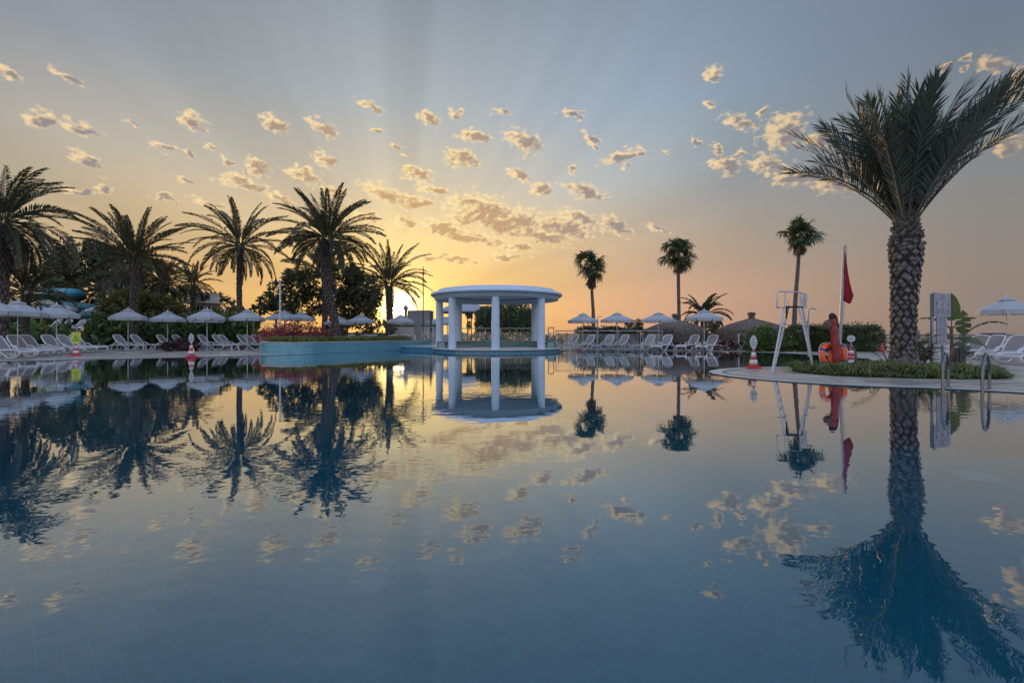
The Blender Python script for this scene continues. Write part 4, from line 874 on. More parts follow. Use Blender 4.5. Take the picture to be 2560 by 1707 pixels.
hedge('hedge', 'long dark hedge behind the lifeguard chair', 1985, 2182, 820, 877, 26.6, 1.6, 'leaf_hedge', 0.13, 12000, 52, wob=0.05)
LT('round_bush', 'rounded bright green bush between the thatched shelter and the hedge', 'bush', [(1915, 845, 40, 30, 3800), (1965, 850, 32, 26, 2400), (1890, 858, 25, 20, 1200), (1930, 862, 45, 16, 1800)], 26.4, 'leaf_bright', 0.15, 12, 53, [(1925, 878), (1925, 860)], 0.08, hang=-0.2, limbs=False)
LT('bonsai_tree', 'small cloud pruned tree above the low hedge behind the glass fence', 'tree', [(1573, 808, 8, 5, 260), (1594, 806, 9, 6, 300), (1584, 815, 14, 5, 360), (1598, 812, 8, 5, 200), (1568, 812, 6, 4, 140)], 34.5, 'leaf_dark', 0.13, 10, 54, [(1584, 860), (1584, 835), (1585, 820)], 0.09)
LT('small_tree', 'thin spiky small tree between the thatched shelters', 'tree', [(1782, 820, 12, 9, 260), (1776, 810, 7, 6, 120), (1790, 812, 7, 7, 120), (1783, 832, 10, 7, 180)], 35, 'leaf_dark', 0.2, 8, 55, [(1783, 870), (1783, 845), (1783, 825)], 0.07, hang=-0.4)
LT('flowering_bush', 'wide red flowering bush filling the left end of the planter', 'bush', [(660, 842, 22, 15, 1100), (690, 835, 30, 20, 1700), (725, 832, 32, 24, 2000), (760, 830, 34, 22, 1700), (795, 836, 28, 18, 1200), (820, 845, 20, 12, 600), (740, 846, 70, 12, 1500)], 26.2, 'leaf_red', 0.12, 7, 56, [(735, 856), (735, 846)], 0.05, dz=0.7, hang=-0.3, limbs=False)
LT('red_bush', 'low dark red bush on the paving beside the loungers', 'bush', [(430, 866, 20, 10, 900), (455, 862, 20, 13, 1100), (478, 866, 16, 10, 700), (448, 870, 34, 8, 900)], 27.2, 'leaf_wine', 0.13, 12, 57, [(450, 876), (450, 868)], 0.04, hang=-0.4, limbs=False)
LT('red_bush', 'dark reddish bush at the foot of the broad thatched shelter', 'bush', [(1700, 868, 40, 9, 1500), (1640, 868, 24, 8, 700)], 29.6, 'leaf_wine', 0.14, 12, 58, [(1690, 878), (1690, 870)], 0.04, hang=-0.4, limbs=False)
LT('red_bush', 'dark reddish bush at the foot of the smaller thatched shelter', 'bush', [(1815, 866, 24, 11, 900), (1850, 868, 26, 10, 900), (1885, 868, 20, 9, 600)], 28.2, 'leaf_wine', 0.14, 12, 59, [(1850, 878), (1850, 870)], 0.04, hang=-0.4, limbs=False)

# ------------------------------------------------------------------ broad leaved garden plants on the left
def paddle(mb, b, az, el, stalk, L, W, droop, rng, m=0, ms=1, tears=3, n=8):
    p = Vector(b); pts = [p.copy()]; seg = 4
    for i in range(seg): e = el; p = p + Vector((math.cos(e) * math.cos(az), math.cos(e) * math.sin(az), math.sin(e))) * stalk / seg; pts.append(p.copy())
    S = Vector((-math.sin(az), math.cos(az), 0)); rows = []; roll = rng.uniform(-0.5, 0.5)
    for i in range(n + 1):
        t = i / n; e = el - droop * t ** 1.3; d = Vector((math.cos(e) * math.cos(az), math.cos(e) * math.sin(az), math.sin(e))); N = S.cross(d)
        if i: p = p + d * L / n
        w = W * (math.sin(math.pi * min(1, t ** 0.8 * 0.94 + 0.06)) ** 0.7) * 0.5; sd = (S * math.cos(roll) + N * math.sin(roll))
        rows.append((p - sd * w + N * w * 0.25, p.copy(), p + sd * w + N * w * 0.25)); pts.append(p.copy())
    torn = set(rng.sample(range(1, n), min(tears, n - 1))) if tears else set(); vs = [v for r in rows for v in r]; fs = []
    for i in range(n):
        for j in range(2):
            a = i * 3 + j
            if i in torn and j == (i % 2):                   # a tear narrows this strip of the blade
                o = len(vs); q = vs[a + 3 + (0 if j == 0 else 1)].lerp(vs[a + (0 if j == 0 else 1)], 0.55); vs.append(q)
                fs.append((a, o, a + 4, a + 1) if j == 0 else (a, a + 3, o, a + 1))
            else: fs.append((a, a + 3, a + 4, a + 1))
    mb.add(vs, fs, m, True); mb.tube(pts[:seg + 1] + [r[1] for r in rows[1:]], [0.022] * (seg + 1) + [0.014 * (1 - 0.8 * i / n) for i in range(n)], 4, ms, cap=False)
def broad_plant(name, label, loc, n, stalk, L, W, lm, seed, group=None, e0=82, e1=30, droop=0.9, tears=3, cat='plant', stem=0.0):
    rng = random.Random(seed); t = thing(name, label, cat, loc, rng.uniform(0, 6), group); mb = MB()
    for i in range(n):
        f = (i + 0.5) / n; paddle(mb, (0, 0, stem), i * 2.4 + rng.uniform(-0.4, 0.4), R(e0 + (e1 - e0) * f + rng.uniform(-8, 8)), stalk * rng.uniform(0.8, 1.2), L * rng.uniform(0.75, 1.15), W * rng.uniform(0.85, 1.15), droop * rng.uniform(0.5, 1.3), rng, tears=tears)
    mb.build('leaves', [M[lm], M['rachis']], t)
    mb = MB(); mb.tube([(0, 0, -0.03), (0, 0, stem * 0.6 + 0.12), (0, 0, stem + 0.25)], [0.07 + stem * 0.04, 0.06 + stem * 0.03, 0.045], 8); mb.build('stem', M['bark'], t); return t
def at_ground(x, Y, z=None): X = (x - HX) / F * Y; return (X, Y, max(0, ter(X, Y)) if z is None else z)
broad_plant('banana_plant', 'banana plant with broad bright leaves below the third parasol from the left', at_ground(98, 28.5), 8, 1.0, 1.45, 0.55, 'banana_leaf', 61, 'banana plants in the left garden', 84, 40)
broad_plant('banana_plant', 'banana plant with wide leaves at the left edge, behind the first loungers', at_ground(14, 25.5), 7, 0.5, 1.0, 0.5, 'banana_leaf', 62, 'banana plants in the left garden', 80, 25)
broad_plant('banana_plant', 'banana plant with upright leaves under the parasol right of the slip sign', at_ground(320, 32.5), 6, 0.9, 1.2, 0.36, 'banana_leaf', 63, 'banana plants in the left garden', 86, 62)
broad_plant('banana_plant', 'dark banana plant right of the yellow slip sign', at_ground(246, 29.5), 9, 0.4, 1.1, 0.26, 'ginger_leaf', 64, 'banana plants in the left garden', 86, 20, 1.3)
broad_plant('banana_plant', 'banana plant seen above the yellow slip sign, by the terrace loungers', at_ground(172, 33.0), 8, 0.6, 0.9, 0.3, 'ginger_leaf', 65, 'banana plants in the left garden', 84, 30)
broad_plant('banana_plant', 'banana plant just left of the red flowering bush', at_ground(610, 33.0), 8, 0.5, 0.9, 0.28, 'banana_leaf', 66, 'banana plants in the left garden', 86, 35)
broad_plant('banana_plant', 'banana plant behind the red flowering bush', (P(822, 850, 31).x, 31, 0.48), 7, 0.4, 0.9, 0.26, 'banana_leaf', 67, 'banana plants in the left garden', 84, 40)
def planting(label, xs, Y0, Y1, n, seed, L, lm, name='shrub_planting', hgt=0.5):      # dense underplanting that nobody could count
    rs = np.random.RandomState(seed); rng = random.Random(seed); mb = MB()
    for i in range(n):
        x = rng.uniform(*xs); Y = rng.uniform(Y0, Y1); g = Vector(at_ground(x, Y)); k = rng.randint(5, 9); hh = hgt * rng.uniform(0.5, 1.25)
        for j in range(k):
            az = rng.uniform(0, 6.28); el = R(rng.uniform(25, 85)); l = L * rng.uniform(0.6, 1.2); d = Vector((math.cos(el) * math.cos(az), math.cos(el) * math.sin(az), math.sin(el)))
            p0 = g + Vector((rng.gauss(0, 0.12), rng.gauss(0, 0.12), hh * rng.random())); w = Vector((-math.sin(az), math.cos(az), 0)) * l * rng.uniform(0.10, 0.18)
            p1 = p0 + d * l * 0.55; p2 = p1 + (d + Vector((0, 0, -0.8))).normalized() * l * 0.5
            mb.add([p0, p1 + w, p2, p1 - w], [(0, 1, 2, 3)], 0 if rng.random() < 0.8 else 1)
    o = mb.build(name, [M[lm], M['banana_leaf']]); tag(o, label, 'planting', None, 'stuff'); return o
planting('dense dark leafy planting behind the loungers at far left', (-30, 160), 26.6, 32, 520, 71, 0.75, 'ginger_leaf', hgt=1.0)
planting('dense dark leafy planting behind the loungers left of the planter', (225, 640), 31.2, 34.2, 900, 72, 0.7, 'ginger_leaf', hgt=1.0)
planting('tangled undergrowth on the upper terrace below the palms', (-20, 640), 41, 50, 900, 73, 1.0, 'leaf_dark', hgt=1.4)
# plants behind the gazebo and beside the glass fence
broad_plant('banana_plant', 'dark banana plant seen between the pavilion columns', (P(1172, 850, 37).x, 37, 0), 7, 1.2, 1.2, 0.42, 'ginger_leaf', 68, 'banana plants behind the pavilion', 80, 15, 1.2)
broad_plant('banana_plant', 'small banana plant seen just left of the pavilion', (P(1075, 850, 35.5).x, 35.5, 0), 6, 0.7, 0.9, 0.3, 'ginger_leaf', 69, 'banana plants behind the pavilion', 78, 15, 1.0)
planting('bushy plants growing along the rail behind the pavilion', (1140, 1405), 35.5, 38, 170, 74, 0.5, 'leaf_dark', hgt=0.7)
# right hand banana plants behind the board
def hand_banana(label, x, Y, stem, leaves, seed, lm):       # leaves: (azimuth, elevation, stalk, length, width, droop, tears, height)
    rng = random.Random(seed); t = thing('banana_plant', label, 'plant', (P(x, 880, Y).x, Y, 0), 0, 'banana plants beside the notice board'); mb = MB()
    for (az, el, st, L, W, dr, te, hz) in leaves: paddle(mb, (0, 0, hz), R(az), R(el), st, L, W, dr, rng, tears=te)
    mb.build('leaves', [M[lm], M['rachis']], t); mb = MB(); mb.tube([(0, 0, -0.02), (0.01, 0, stem * 0.5), (0, 0.01, stem)], [0.055, 0.05, 0.04], 8); mb.build('stem', M['bark'], t)
hand_banana('banana plant with one tall upright leaf beside the notice board', 2379, 15.2, 1.25, [(225, 87, 0.25, 0.92, 0.44, 0.10, 1, 1.2), (140, 50, 0.25, 0.85, 0.3, 1.4, 3, 1.15), (-30, 55, 0.25, 0.55, 0.25, 1.3, 3, 1.15), (200, 15, 0.2, 0.6, 0.4, 1.2, 2, 0.95), (-60, 10, 0.2, 0.6, 0.4, 1.0, 2, 0.85)], 81, 'ginger_leaf')
hand_banana('banana plant with torn drooping leaves right of the notice board', 2409, 15.8, 1.0, [(220, 84, 0.15, 0.85, 0.42, 0.15, 5, 0.85), (-40, 48, 0.35, 0.95, 0.30, 1.5, 6, 0.95), (150, 20, 0.2, 0.6, 0.34, 1.3, 4, 0.8), (-20, 5, 0.2, 0.55, 0.30, 1.0, 4, 0.7), (230, -5, 0.15, 0.5, 0.36, 0.9, 2, 0.65)], 82, 'ginger_leaf')
planting('low leafy plants behind the litter bin', (2385, 2560), 19.6, 21, 60, 83, 0.4, 'leaf_dark', hgt=0.25)

# ------------------------------------------------------------------ the grassy bed round the great palm
BED = smooth2([(7.55, 12.2), (7.55, 11.3), (8.0, 10.75), (8.8, 10.35), (9.8, 10.15), (10.9, 10.2), (11.5, 10.5), (11.75, 11.2), (11.5, 12.3), (10.5, 12.9), (9.0, 13.0), (8.0, 12.8), (7.55, 12.2)], 4)[:-1]
tag(fill('planting_bed', BED, [], 0.012, M['soil']), kind='structure')
def tufts(name, label, poly, n, h, m, seed, z0=0.0, w=0.012, blades=12, spread=1.0):
    rng = random.Random(seed); xs = [p[0] for p in poly]; ys = [p[1] for p in poly]; mb = MB(); k = 0
    def pin(x, y):
        c = False; j = len(poly) - 1
        for i in range(len(poly)):
            a, b = poly[i], poly[j]
            if (a[1] > y) != (b[1] > y) and x < (b[0] - a[0]) * (y - a[1]) / (b[1] - a[1]) + a[0]: c = not c
            j = i
        return c
    while k < n:
        x, y = rng.uniform(min(xs), max(xs)), rng.uniform(min(ys), max(ys))
        if not pin(x, y): continue
        k += 1; hh = h * rng.uniform(0.55, 1.0) * (1.8 if math.sin(x * 5.1 + 1.3 * math.sin(y * 4.3)) * math.sin(y * 6.1 + x) > 0.30 else 0.72)
        for b in range(blades):
            az = rng.uniform(0, 6.28); el = R(rng.uniform(28, 86)); d = Vector((math.cos(el) * math.cos(az) * spread, math.cos(el) * math.sin(az) * spread, math.sin(el))); s = Vector((-math.sin(az), math.cos(az), 0)) * w
            p = Vector((x + rng.gauss(0, 0.03), y + rng.gauss(0, 0.03), z0)); m1 = p + d * hh * 0.6; tp = m1 + (d + Vector((0, 0, -1.1))).normalized() * hh * 0.55
            mb.add([p - s * 0.6, p + s * 0.6, m1 + s, tp, m1 - s], [(0, 1, 2, 4), (4, 2, 3)], 0 if rng.random() < 0.75 else 1)
    o = mb.build(name, m); tag(o, label, 'grass', None, 'stuff'); return o
tufts('grass', 'tufted variegated grass round the foot of the great palm', BED, 1500, 0.28, [M['grass'], M['grass_gold']], 91, 0.01)
edge = [(-12.6, 23.5), (-11.6, 23.0), (-10.2, 23.6), (-9.6, 25.0), (-7.9, 27.3), (-6.6, 29.0), (-6.9, 30.2), (-8.9, 28.6), (-11.0, 26.0), (-12.6, 25.0)]
tufts('grass', 'golden green grass growing along the rim of the planter', edge, 2200, 0.42, [M['grass_gold'], M['grass']], 92, 0.47, 0.018)
def spiky(label, x, Y, h, seed, n=7, group='tall weeds in the grassy bed'):
    rng = random.Random(seed); t = thing('tall_weed', label, 'plant', (P(x, 900, Y).x, Y, 0.01), 0, group); mb = MB()
    for i in range(n):
        az = rng.uniform(0, 6.28); el = R(rng.uniform(55, 86)); d = Vector((math.cos(el) * math.cos(az), math.cos(el) * math.sin(az), math.sin(el))); l = h * rng.uniform(0.6, 1.1); s = d.orthogonal().normalized() * 0.009
        mb.add([-s, s, d * l * 0.6 + s * 1.4, d * l + Vector((0, 0, -0.05)), d * l * 0.6 - s * 1.4], [(0, 1, 2, 4), (4, 2, 3)])
    mb.build('blades', M['frond_grey'], t); mb = MB(); mb.tube([(0, 0, -0.01), (0, 0, h * 0.4)], [0.012, 0.006], 5); mb.build('stem', M['rachis'], t)
for i, (x, Y, h, lb) in enumerate([(2162, 11.6, 0.55, 'tall thin weed midway between the lifebuoys and the great palm'), (2195, 11.2, 0.5, 'tall thin weed just left of the great palm'), (2140, 11.5, 0.35, 'short weed beside the lifebuoys'), (2433, 10.9, 0.45, 'tall thin weed between the two steel handrails'), (2400, 10.8, 0.3, 'short weed below the litter bin')]): spiky(lb, x, Y, h, 100 + i)
def feathery():
    rng = random.Random(111); t = thing('feathery_shrub', 'airy dark feathery shrub between the great palm and the notice board', 'bush', (P(2306, 925, 12.7).x, 12.7, 0.01)); mb = MB(); mt = MB()
    for i in range(16):
        az = rng.uniform(0, 6.28); el = R(rng.uniform(50, 88)); L = rng.uniform(0.5, 1.0); d = Vector((math.cos(el) * math.cos(az) * 0.7, math.cos(el) * math.sin(az) * 0.7, math.sin(el))); b = Vector((rng.gauss(0, 0.06), rng.gauss(0, 0.06), 0)); mt.tube([b, b + d * L * 0.6, b + d * L + Vector((0, 0, 0.05))], [0.012, 0.009, 0.004], 4)
        for k in range(5): frond(mb, b + d * L * rng.uniform(0.3, 1.0), rng.uniform(0, 6.28), R(rng.uniform(-5, 60)), rng.uniform(0.35, 0.6), 0.6, 13, 0.13, 0.008, rng, fast=True, rad=0.005, seg=5, g=0.1)
    mb.build('foliage', [M['leaf_dark'], M['rachis']], t); mt.build('stem', M['bark'], t)
    t = thing('young_palm', 'young palm with a few stiff fronds rising left of the great trunk', 'plant', (P(2226, 925, 13.2).x, 13.2, 0.01)); mb = MB()
    for az, el, L in ((2.75, 72, 1.5), (2.9, 55, 1.15), (0.3, 76, 1.75), (0.2, 64, 1.4), (1.6, 70, 1.0)): frond(mb, (0, 0, 0), az, R(el), L, 0.9, 20, 0.30, 0.011, rng, fast=True, rad=0.012, start=0.45, vee=0.3)
    mb.build('crown', [M['frond_blue'], M['rachis']], t); mb = MB(); mb.lathe([(0.07, -0.01), (0.06, 0.1), (0.03, 0.2), (0, 0.22)], n=8); mb.build('stem', M['bark'], t)
feathery()

# ================================================================== thatched shelters
def shelter(label, x, yt, w, Y, seed, low=0.28):
    rng = random.Random(seed); X = P(x, 0, Y).x; t = thing('thatched_shelter', label, 'shelter', (X, Y, 0)); Rr = w * Y / F / 2; zt = 1 + (HY - yt) / F * Y - 0.42
    prof = [(0.22, zt), (Rr * 0.30, zt - 0.13), (Rr * 0.60, zt - 0.33), (Rr * 0.86, zt - 0.58), (Rr * 0.97, zt - 0.76), (Rr, zt - 1.0), (Rr * 0.99, low + 0.35)]
    mb = MB(); mb.lathe(prof, n=48)
    z = [p[1] for p in prof][::-1]; r = [p[0] for p in prof][::-1]
    for i in range(2600):                                   # straw: strips lying down the slope and hanging at the rim
        a = rng.uniform(0, 6.28); f = rng.random() ** 0.7; zz = low + 0.3 + (zt - low - 0.3) * f; rr = float(np.interp(zz, z, r)) + 0.025; l = rng.uniform(0.30, 0.6)
        z2 = max(low + rng.uniform(-0.12, 0.18), zz - l); r2 = float(np.interp(max(z2, z[0]), z, r)) + rng.uniform(0.01, 0.07); w_ = rng.uniform(0.008, 0.02) / max(rr, 0.3); da = rng.uniform(-0.03, 0.03)
        q = lambda ra, an, h: Vector((ra * math.cos(an), ra * math.sin(an), h))
        mb.add([q(rr, a - w_, zz), q(rr, a + w_, zz), q(r2, a + da + w_ * rr / r2, z2), q(r2, a + da - w_ * rr / r2, z2)], [(0, 1, 2, 3)], 0 if rng.random() < 0.6 else 1)
    mb.build('thatch_roof', [M['thatch'], M['thatch_hi']], t)
    mb = MB(); mb.lathe([(0.10, zt - 0.05), (0.24, zt + 0.04), (0.15, zt + 0.16), (0.20, zt + 0.20), (0.27, zt + 0.30), (0.24, zt + 0.40), (0.12, zt + 0.44), (0, zt + 0.45)], n=16); mb.build('finial', M['thatch'], t)
    mb = MB(); mb.tube([(0, 0, 0), (0, 0, zt)], 0.09, 8); mb.build('post', M['wood_dark'], t)
    mb = MB()
    for k in range(8): a = k * math.pi / 4; mb.tube([(0.1 * math.cos(a), 0.1 * math.sin(a), zt - 0.15), (Rr * 0.9 * math.cos(a), Rr * 0.9 * math.sin(a), zt - 0.85)], 0.04, 5)
    mb.build('rafters', M['wood_dark'], t)
shelter('broad thatched shelter with round top knob, left of the two', 1688, 785, 152, 33, 121, 0.12)
shelter('thatched shelter with tall top knob, right of the two, beside the green bush', 1879, 781, 166, 30.5, 122, 0.20)

# ================================================================== lifeguard chair
lc0 = Vector((7.75, 12.6, 0)); lc = thing('lifeguard_chair', 'tall white metal lifeguard chair with two ladder sides, at the water edge', 'lifeguard chair', lc0)
q = lambda x, y, z: Vector((x, y, z)) - lc0
LEGS = [((7.07, 12.37), (7.47, 12.48)), ((7.40, 12.85), (7.76, 12.78)), ((8.20, 12.37), (7.87, 12.48)), ((8.52, 12.85), (8.16, 12.78))]
pts = []
for (a, b) in LEGS:
    mb = MB(); A, B = q(*a, 0.0), q(*b, 1.74); pts.append((A, B)); mb.tube([A, B], 0.026, 8); mb.box(A + Vector((0, 0, 0.01)), (0.09, 0.09, 0.02)); mb.build('leg', M['white_metal'], lc)
for i, zs in ((0, (0.14, 0.37, 0.60, 0.83, 1.06, 1.30)), (2, (0.22, 1.25, 1.45))):
    for z in zs:
        f = z / 1.74; a, b = pts[i][0].lerp(pts[i][1], f), pts[i + 1][0].lerp(pts[i + 1][1], f); mb = MB(); mb.tube([a, b], 0.022, 6); mb.build('rung', M['white_metal'], lc)
for i, sx in ((0, -1), (1, 1), (2, -1), (3, 1)):
    c = pts[i][0].lerp(pts[i][1], 0.73); mb = MB(); mb.tube([c, c + Vector((sx * 0.10, 0, 0))], 0.015, 5); mb.build('foot_peg', M['white_metal'], lc)
mb = MB(); z = 1.765; mb.add([q(7.44, 12.45, z), q(7.90, 12.45, z), q(8.20, 12.80, z), q(7.74, 12.80, z), q(7.44, 12.45, z - .03), q(7.90, 12.45, z - .03), q(8.20, 12.80, z - .03), q(7.74, 12.80, z - .03)], [(0, 1, 2, 3), (7, 6, 5, 4), (0, 4, 5, 1), (1, 5, 6, 2), (2, 6, 7, 3), (3, 7, 4, 0)]); mb.build('seat', M['black'], lc)
mb = MB(); zt = 2.15
mb.tube([q(7.47, 12.46, 1.74), q(7.22, 12.40, 1.72), q(7.22, 12.40, 1.75), q(7.24, 12.40, zt), q(7.27, 12.42, zt + .015), q(7.89, 12.46, zt), q(7.89, 12.46, 1.76)], 0.02, 6)
mb.tube([q(7.47, 12.46, 1.75), q(7.49, 12.46, zt)], 0.02, 6); mb.tube([q(7.89, 12.46, zt - .02), q(8.17, 12.78, zt), q(8.19, 12.80, zt - .03), q(8.17, 12.80, 1.75)], 0.02, 6); mb.tube([q(7.89, 12.46, 1.98), q(8.17, 12.79, 1.98)], 0.014, 6)
mb.tube([q(7.76, 12.79, 1.75), q(7.76, 12.79, 1.95)], 0.016, 6); mb.build('arm_rail', M['white_metal'], lc)
mb = MB(); mb.box(q(8.25, 12.86, 1.94), (0.03, 0.14, 0.42), 0.6); mb.build('side_panel', M['white_metal'], lc)
mb = MB(); mb.tube([q(7.60, 12.60, 1.74), q(7.61, 12.61, 1.60), q(7.60, 12.6, 1.42)], [0.02, 0.03, 0.018], 6); mb.build('hanging_strap', M['black'], lc)

# ================================================================== flag, lifebuoys, rescue tube
fb = P(2097, 925, 12.6); fb.z = 0; fp = thing('flagpole', 'leaning grey metal flagpole behind the lifebuoys', 'flagpole', fb)
mb = MB(); tp = P(2111, 617, 12.6) - fb; mb.tube([(0, 0, -0.02), tp * 0.5, tp], [0.042, 0.04, 0.036], 10); mb.lathe([(0.02, tp.z), (0.04, tp.z + 0.02), (0, tp.z + 0.05)], (tp.x + 0.03, tp.y, 0), 8); mb.build('pole', M['grey_metal'], fp)
mb = MB(); mb.tube([tp + Vector((0.05, -0.02, 0)), tp * 0.72 + Vector((0.075, -0.02, 0)), tp * 0.25 + Vector((0.07, -0.02, 0))], 0.004, 4); mb.build('halyard', M['brown_rope'], fp)
fo = P(2111, 690, 12.56); fl = thing('flag', 'red triangular flag hanging limp from the leaning pole', 'flag', fo)
L_ = [(2111.5, 629), (2110.5, 660), (2109, 690), (2107.5, 713), (2109, 735), (2110, 752), (2121, 759)]; R_ = [(2112.5, 629), (2116.5, 656), (2121, 683), (2125.5, 708), (2129, 728), (2131, 739), (2122.5, 759)]
mb = MB(); vs = []
for i, (l, r) in enumerate(zip(L_, R_)):
    for j in range(7):
        f = j / 6; p = P(l[0] + (r[0] - l[0]) * f, l[1] + (r[1] - l[1]) * f, 12.56); p.y += 0.055 * math.sin(f * 7.5 + i * 0.5) * min(1, i / 3) - 0.02; vs.append(p - fo)
mb.add(vs, [(i * 7 + j, i * 7 + j + 1, (i + 1) * 7 + j + 1, (i + 1) * 7 + j) for i in range(6) for j in range(6)], 0, True)
clo = mb.build('cloth', M['red_cloth'], fl); sm = clo.modifiers.new('hem', 'SOLIDIFY'); sm.thickness = 0.004
def buoy(label, x, y, Y, yaw, tilt, Rm=0.245, rm=0.072):
    c = P(x, y, Y); t = thing('lifebuoy', label, 'lifebuoy', c, 0, 'orange lifebuoys'); t.rotation_euler = (R(tilt), 0, R(yaw))
    mb = MB(); mb.tube([(Rm * math.cos(a), 0, Rm * math.sin(a)) for a in np.linspace(0, 2 * math.pi, 41)[:-1]], rm, 12, closed=True, upref=(0, 1, 0)); mb.build('ring', M['orange_foam'], t)
    for k in range(4):
        a0 = math.pi / 4 + k * math.pi / 2 + 0.25; mb = MB(); mb.tube([(Rm * math.cos(a), 0, Rm * math.sin(a)) for a in np.linspace(a0 - 0.13, a0 + 0.13, 5)], rm + 0.004, 12, upref=(0, 1, 0)); mb.build('band', M['navy_tape'], t)
    mb = MB(); rp = [((Rm + rm + 0.012 + 0.03 * math.sin(2 * a) ** 2) * math.cos(a), 0.01, (Rm + rm + 0.012 + 0.03 * math.sin(2 * a) ** 2) * math.sin(a)) for a in np.linspace(0, 2 * math.pi, 41)[:-1]]; mb.tube(rp, 0.008, 5, closed=True); mb.build('grab_rope', M['white_resin'], t)
buoy('orange lifebuoy left of the red rescue tube, turned nearly edge on', 2071, 887, 12.15, 20, -6)
buoy('orange lifebuoy right of the red rescue tube, facing the pool more squarely', 2094, 888, 12.32, -88, -5)
ro = P(2090, 925, 12.0); ro.z = 0.0; rt = thing('rescue_tube', 'tall red vinyl rescue tube leaning in front of the lifebuoys', 'rescue tube', ro)
mb = MB(); pp = [P(x, y, 12.0) - ro for x, y in ((2094, 921), (2092, 895), (2088, 850), (2084, 815), (2080, 796))]; mb.tube(catmull(pp, 4), [0.085 + 0.012 * math.sin(i * 1.9) + 0.015 * (1 - i / 16) for i in range(17)], 12, flat=1.0); mb.build('tube', M['red_vinyl'], rt)
mb = MB(); pp = [P(x, y, 11.98) - ro for x, y in ((2078, 798), (2079, 786), (2086, 790), (2091, 806), (2094, 819))]; mb.tube(catmull(pp, 4), [0.05, 0.06, 0.065, 0.06, 0.055, 0.05, 0.05, 0.05, 0.055, 0.055, 0.055, 0.05, 0.045, 0.045, 0.045, 0.04, 0.03], 8, flat=0.8); mb.build('strap', M['black_net'], rt)
no = P(2071, 812, 12.05); nt = thing('net_ball', 'brown knotted rope ball hanging beside the top of the rescue tube', 'rope ball', no)
mb = MB(); r = 0.125
for k in range(7):
    for s in (-1, 1): mb.tube([(r * math.sin(u) * math.cos(k * 0.9 + s * u), r * 0.8 * math.sin(u) * math.sin(k * 0.9 + s * u), r * math.cos(u)) for u in np.linspace(0.05, math.pi - 0.05, 12)], 0.009, 4, cap=False)
mb.build('netting', M['brown_rope'], nt); mb = MB(); mb.lathe([(r * 0.82 * math.sin(u), r * 0.86 * math.cos(u)) for u in np.linspace(0.02, math.pi - 0.02, 9)], n=14); mb.build('filling', M['bark'], nt)

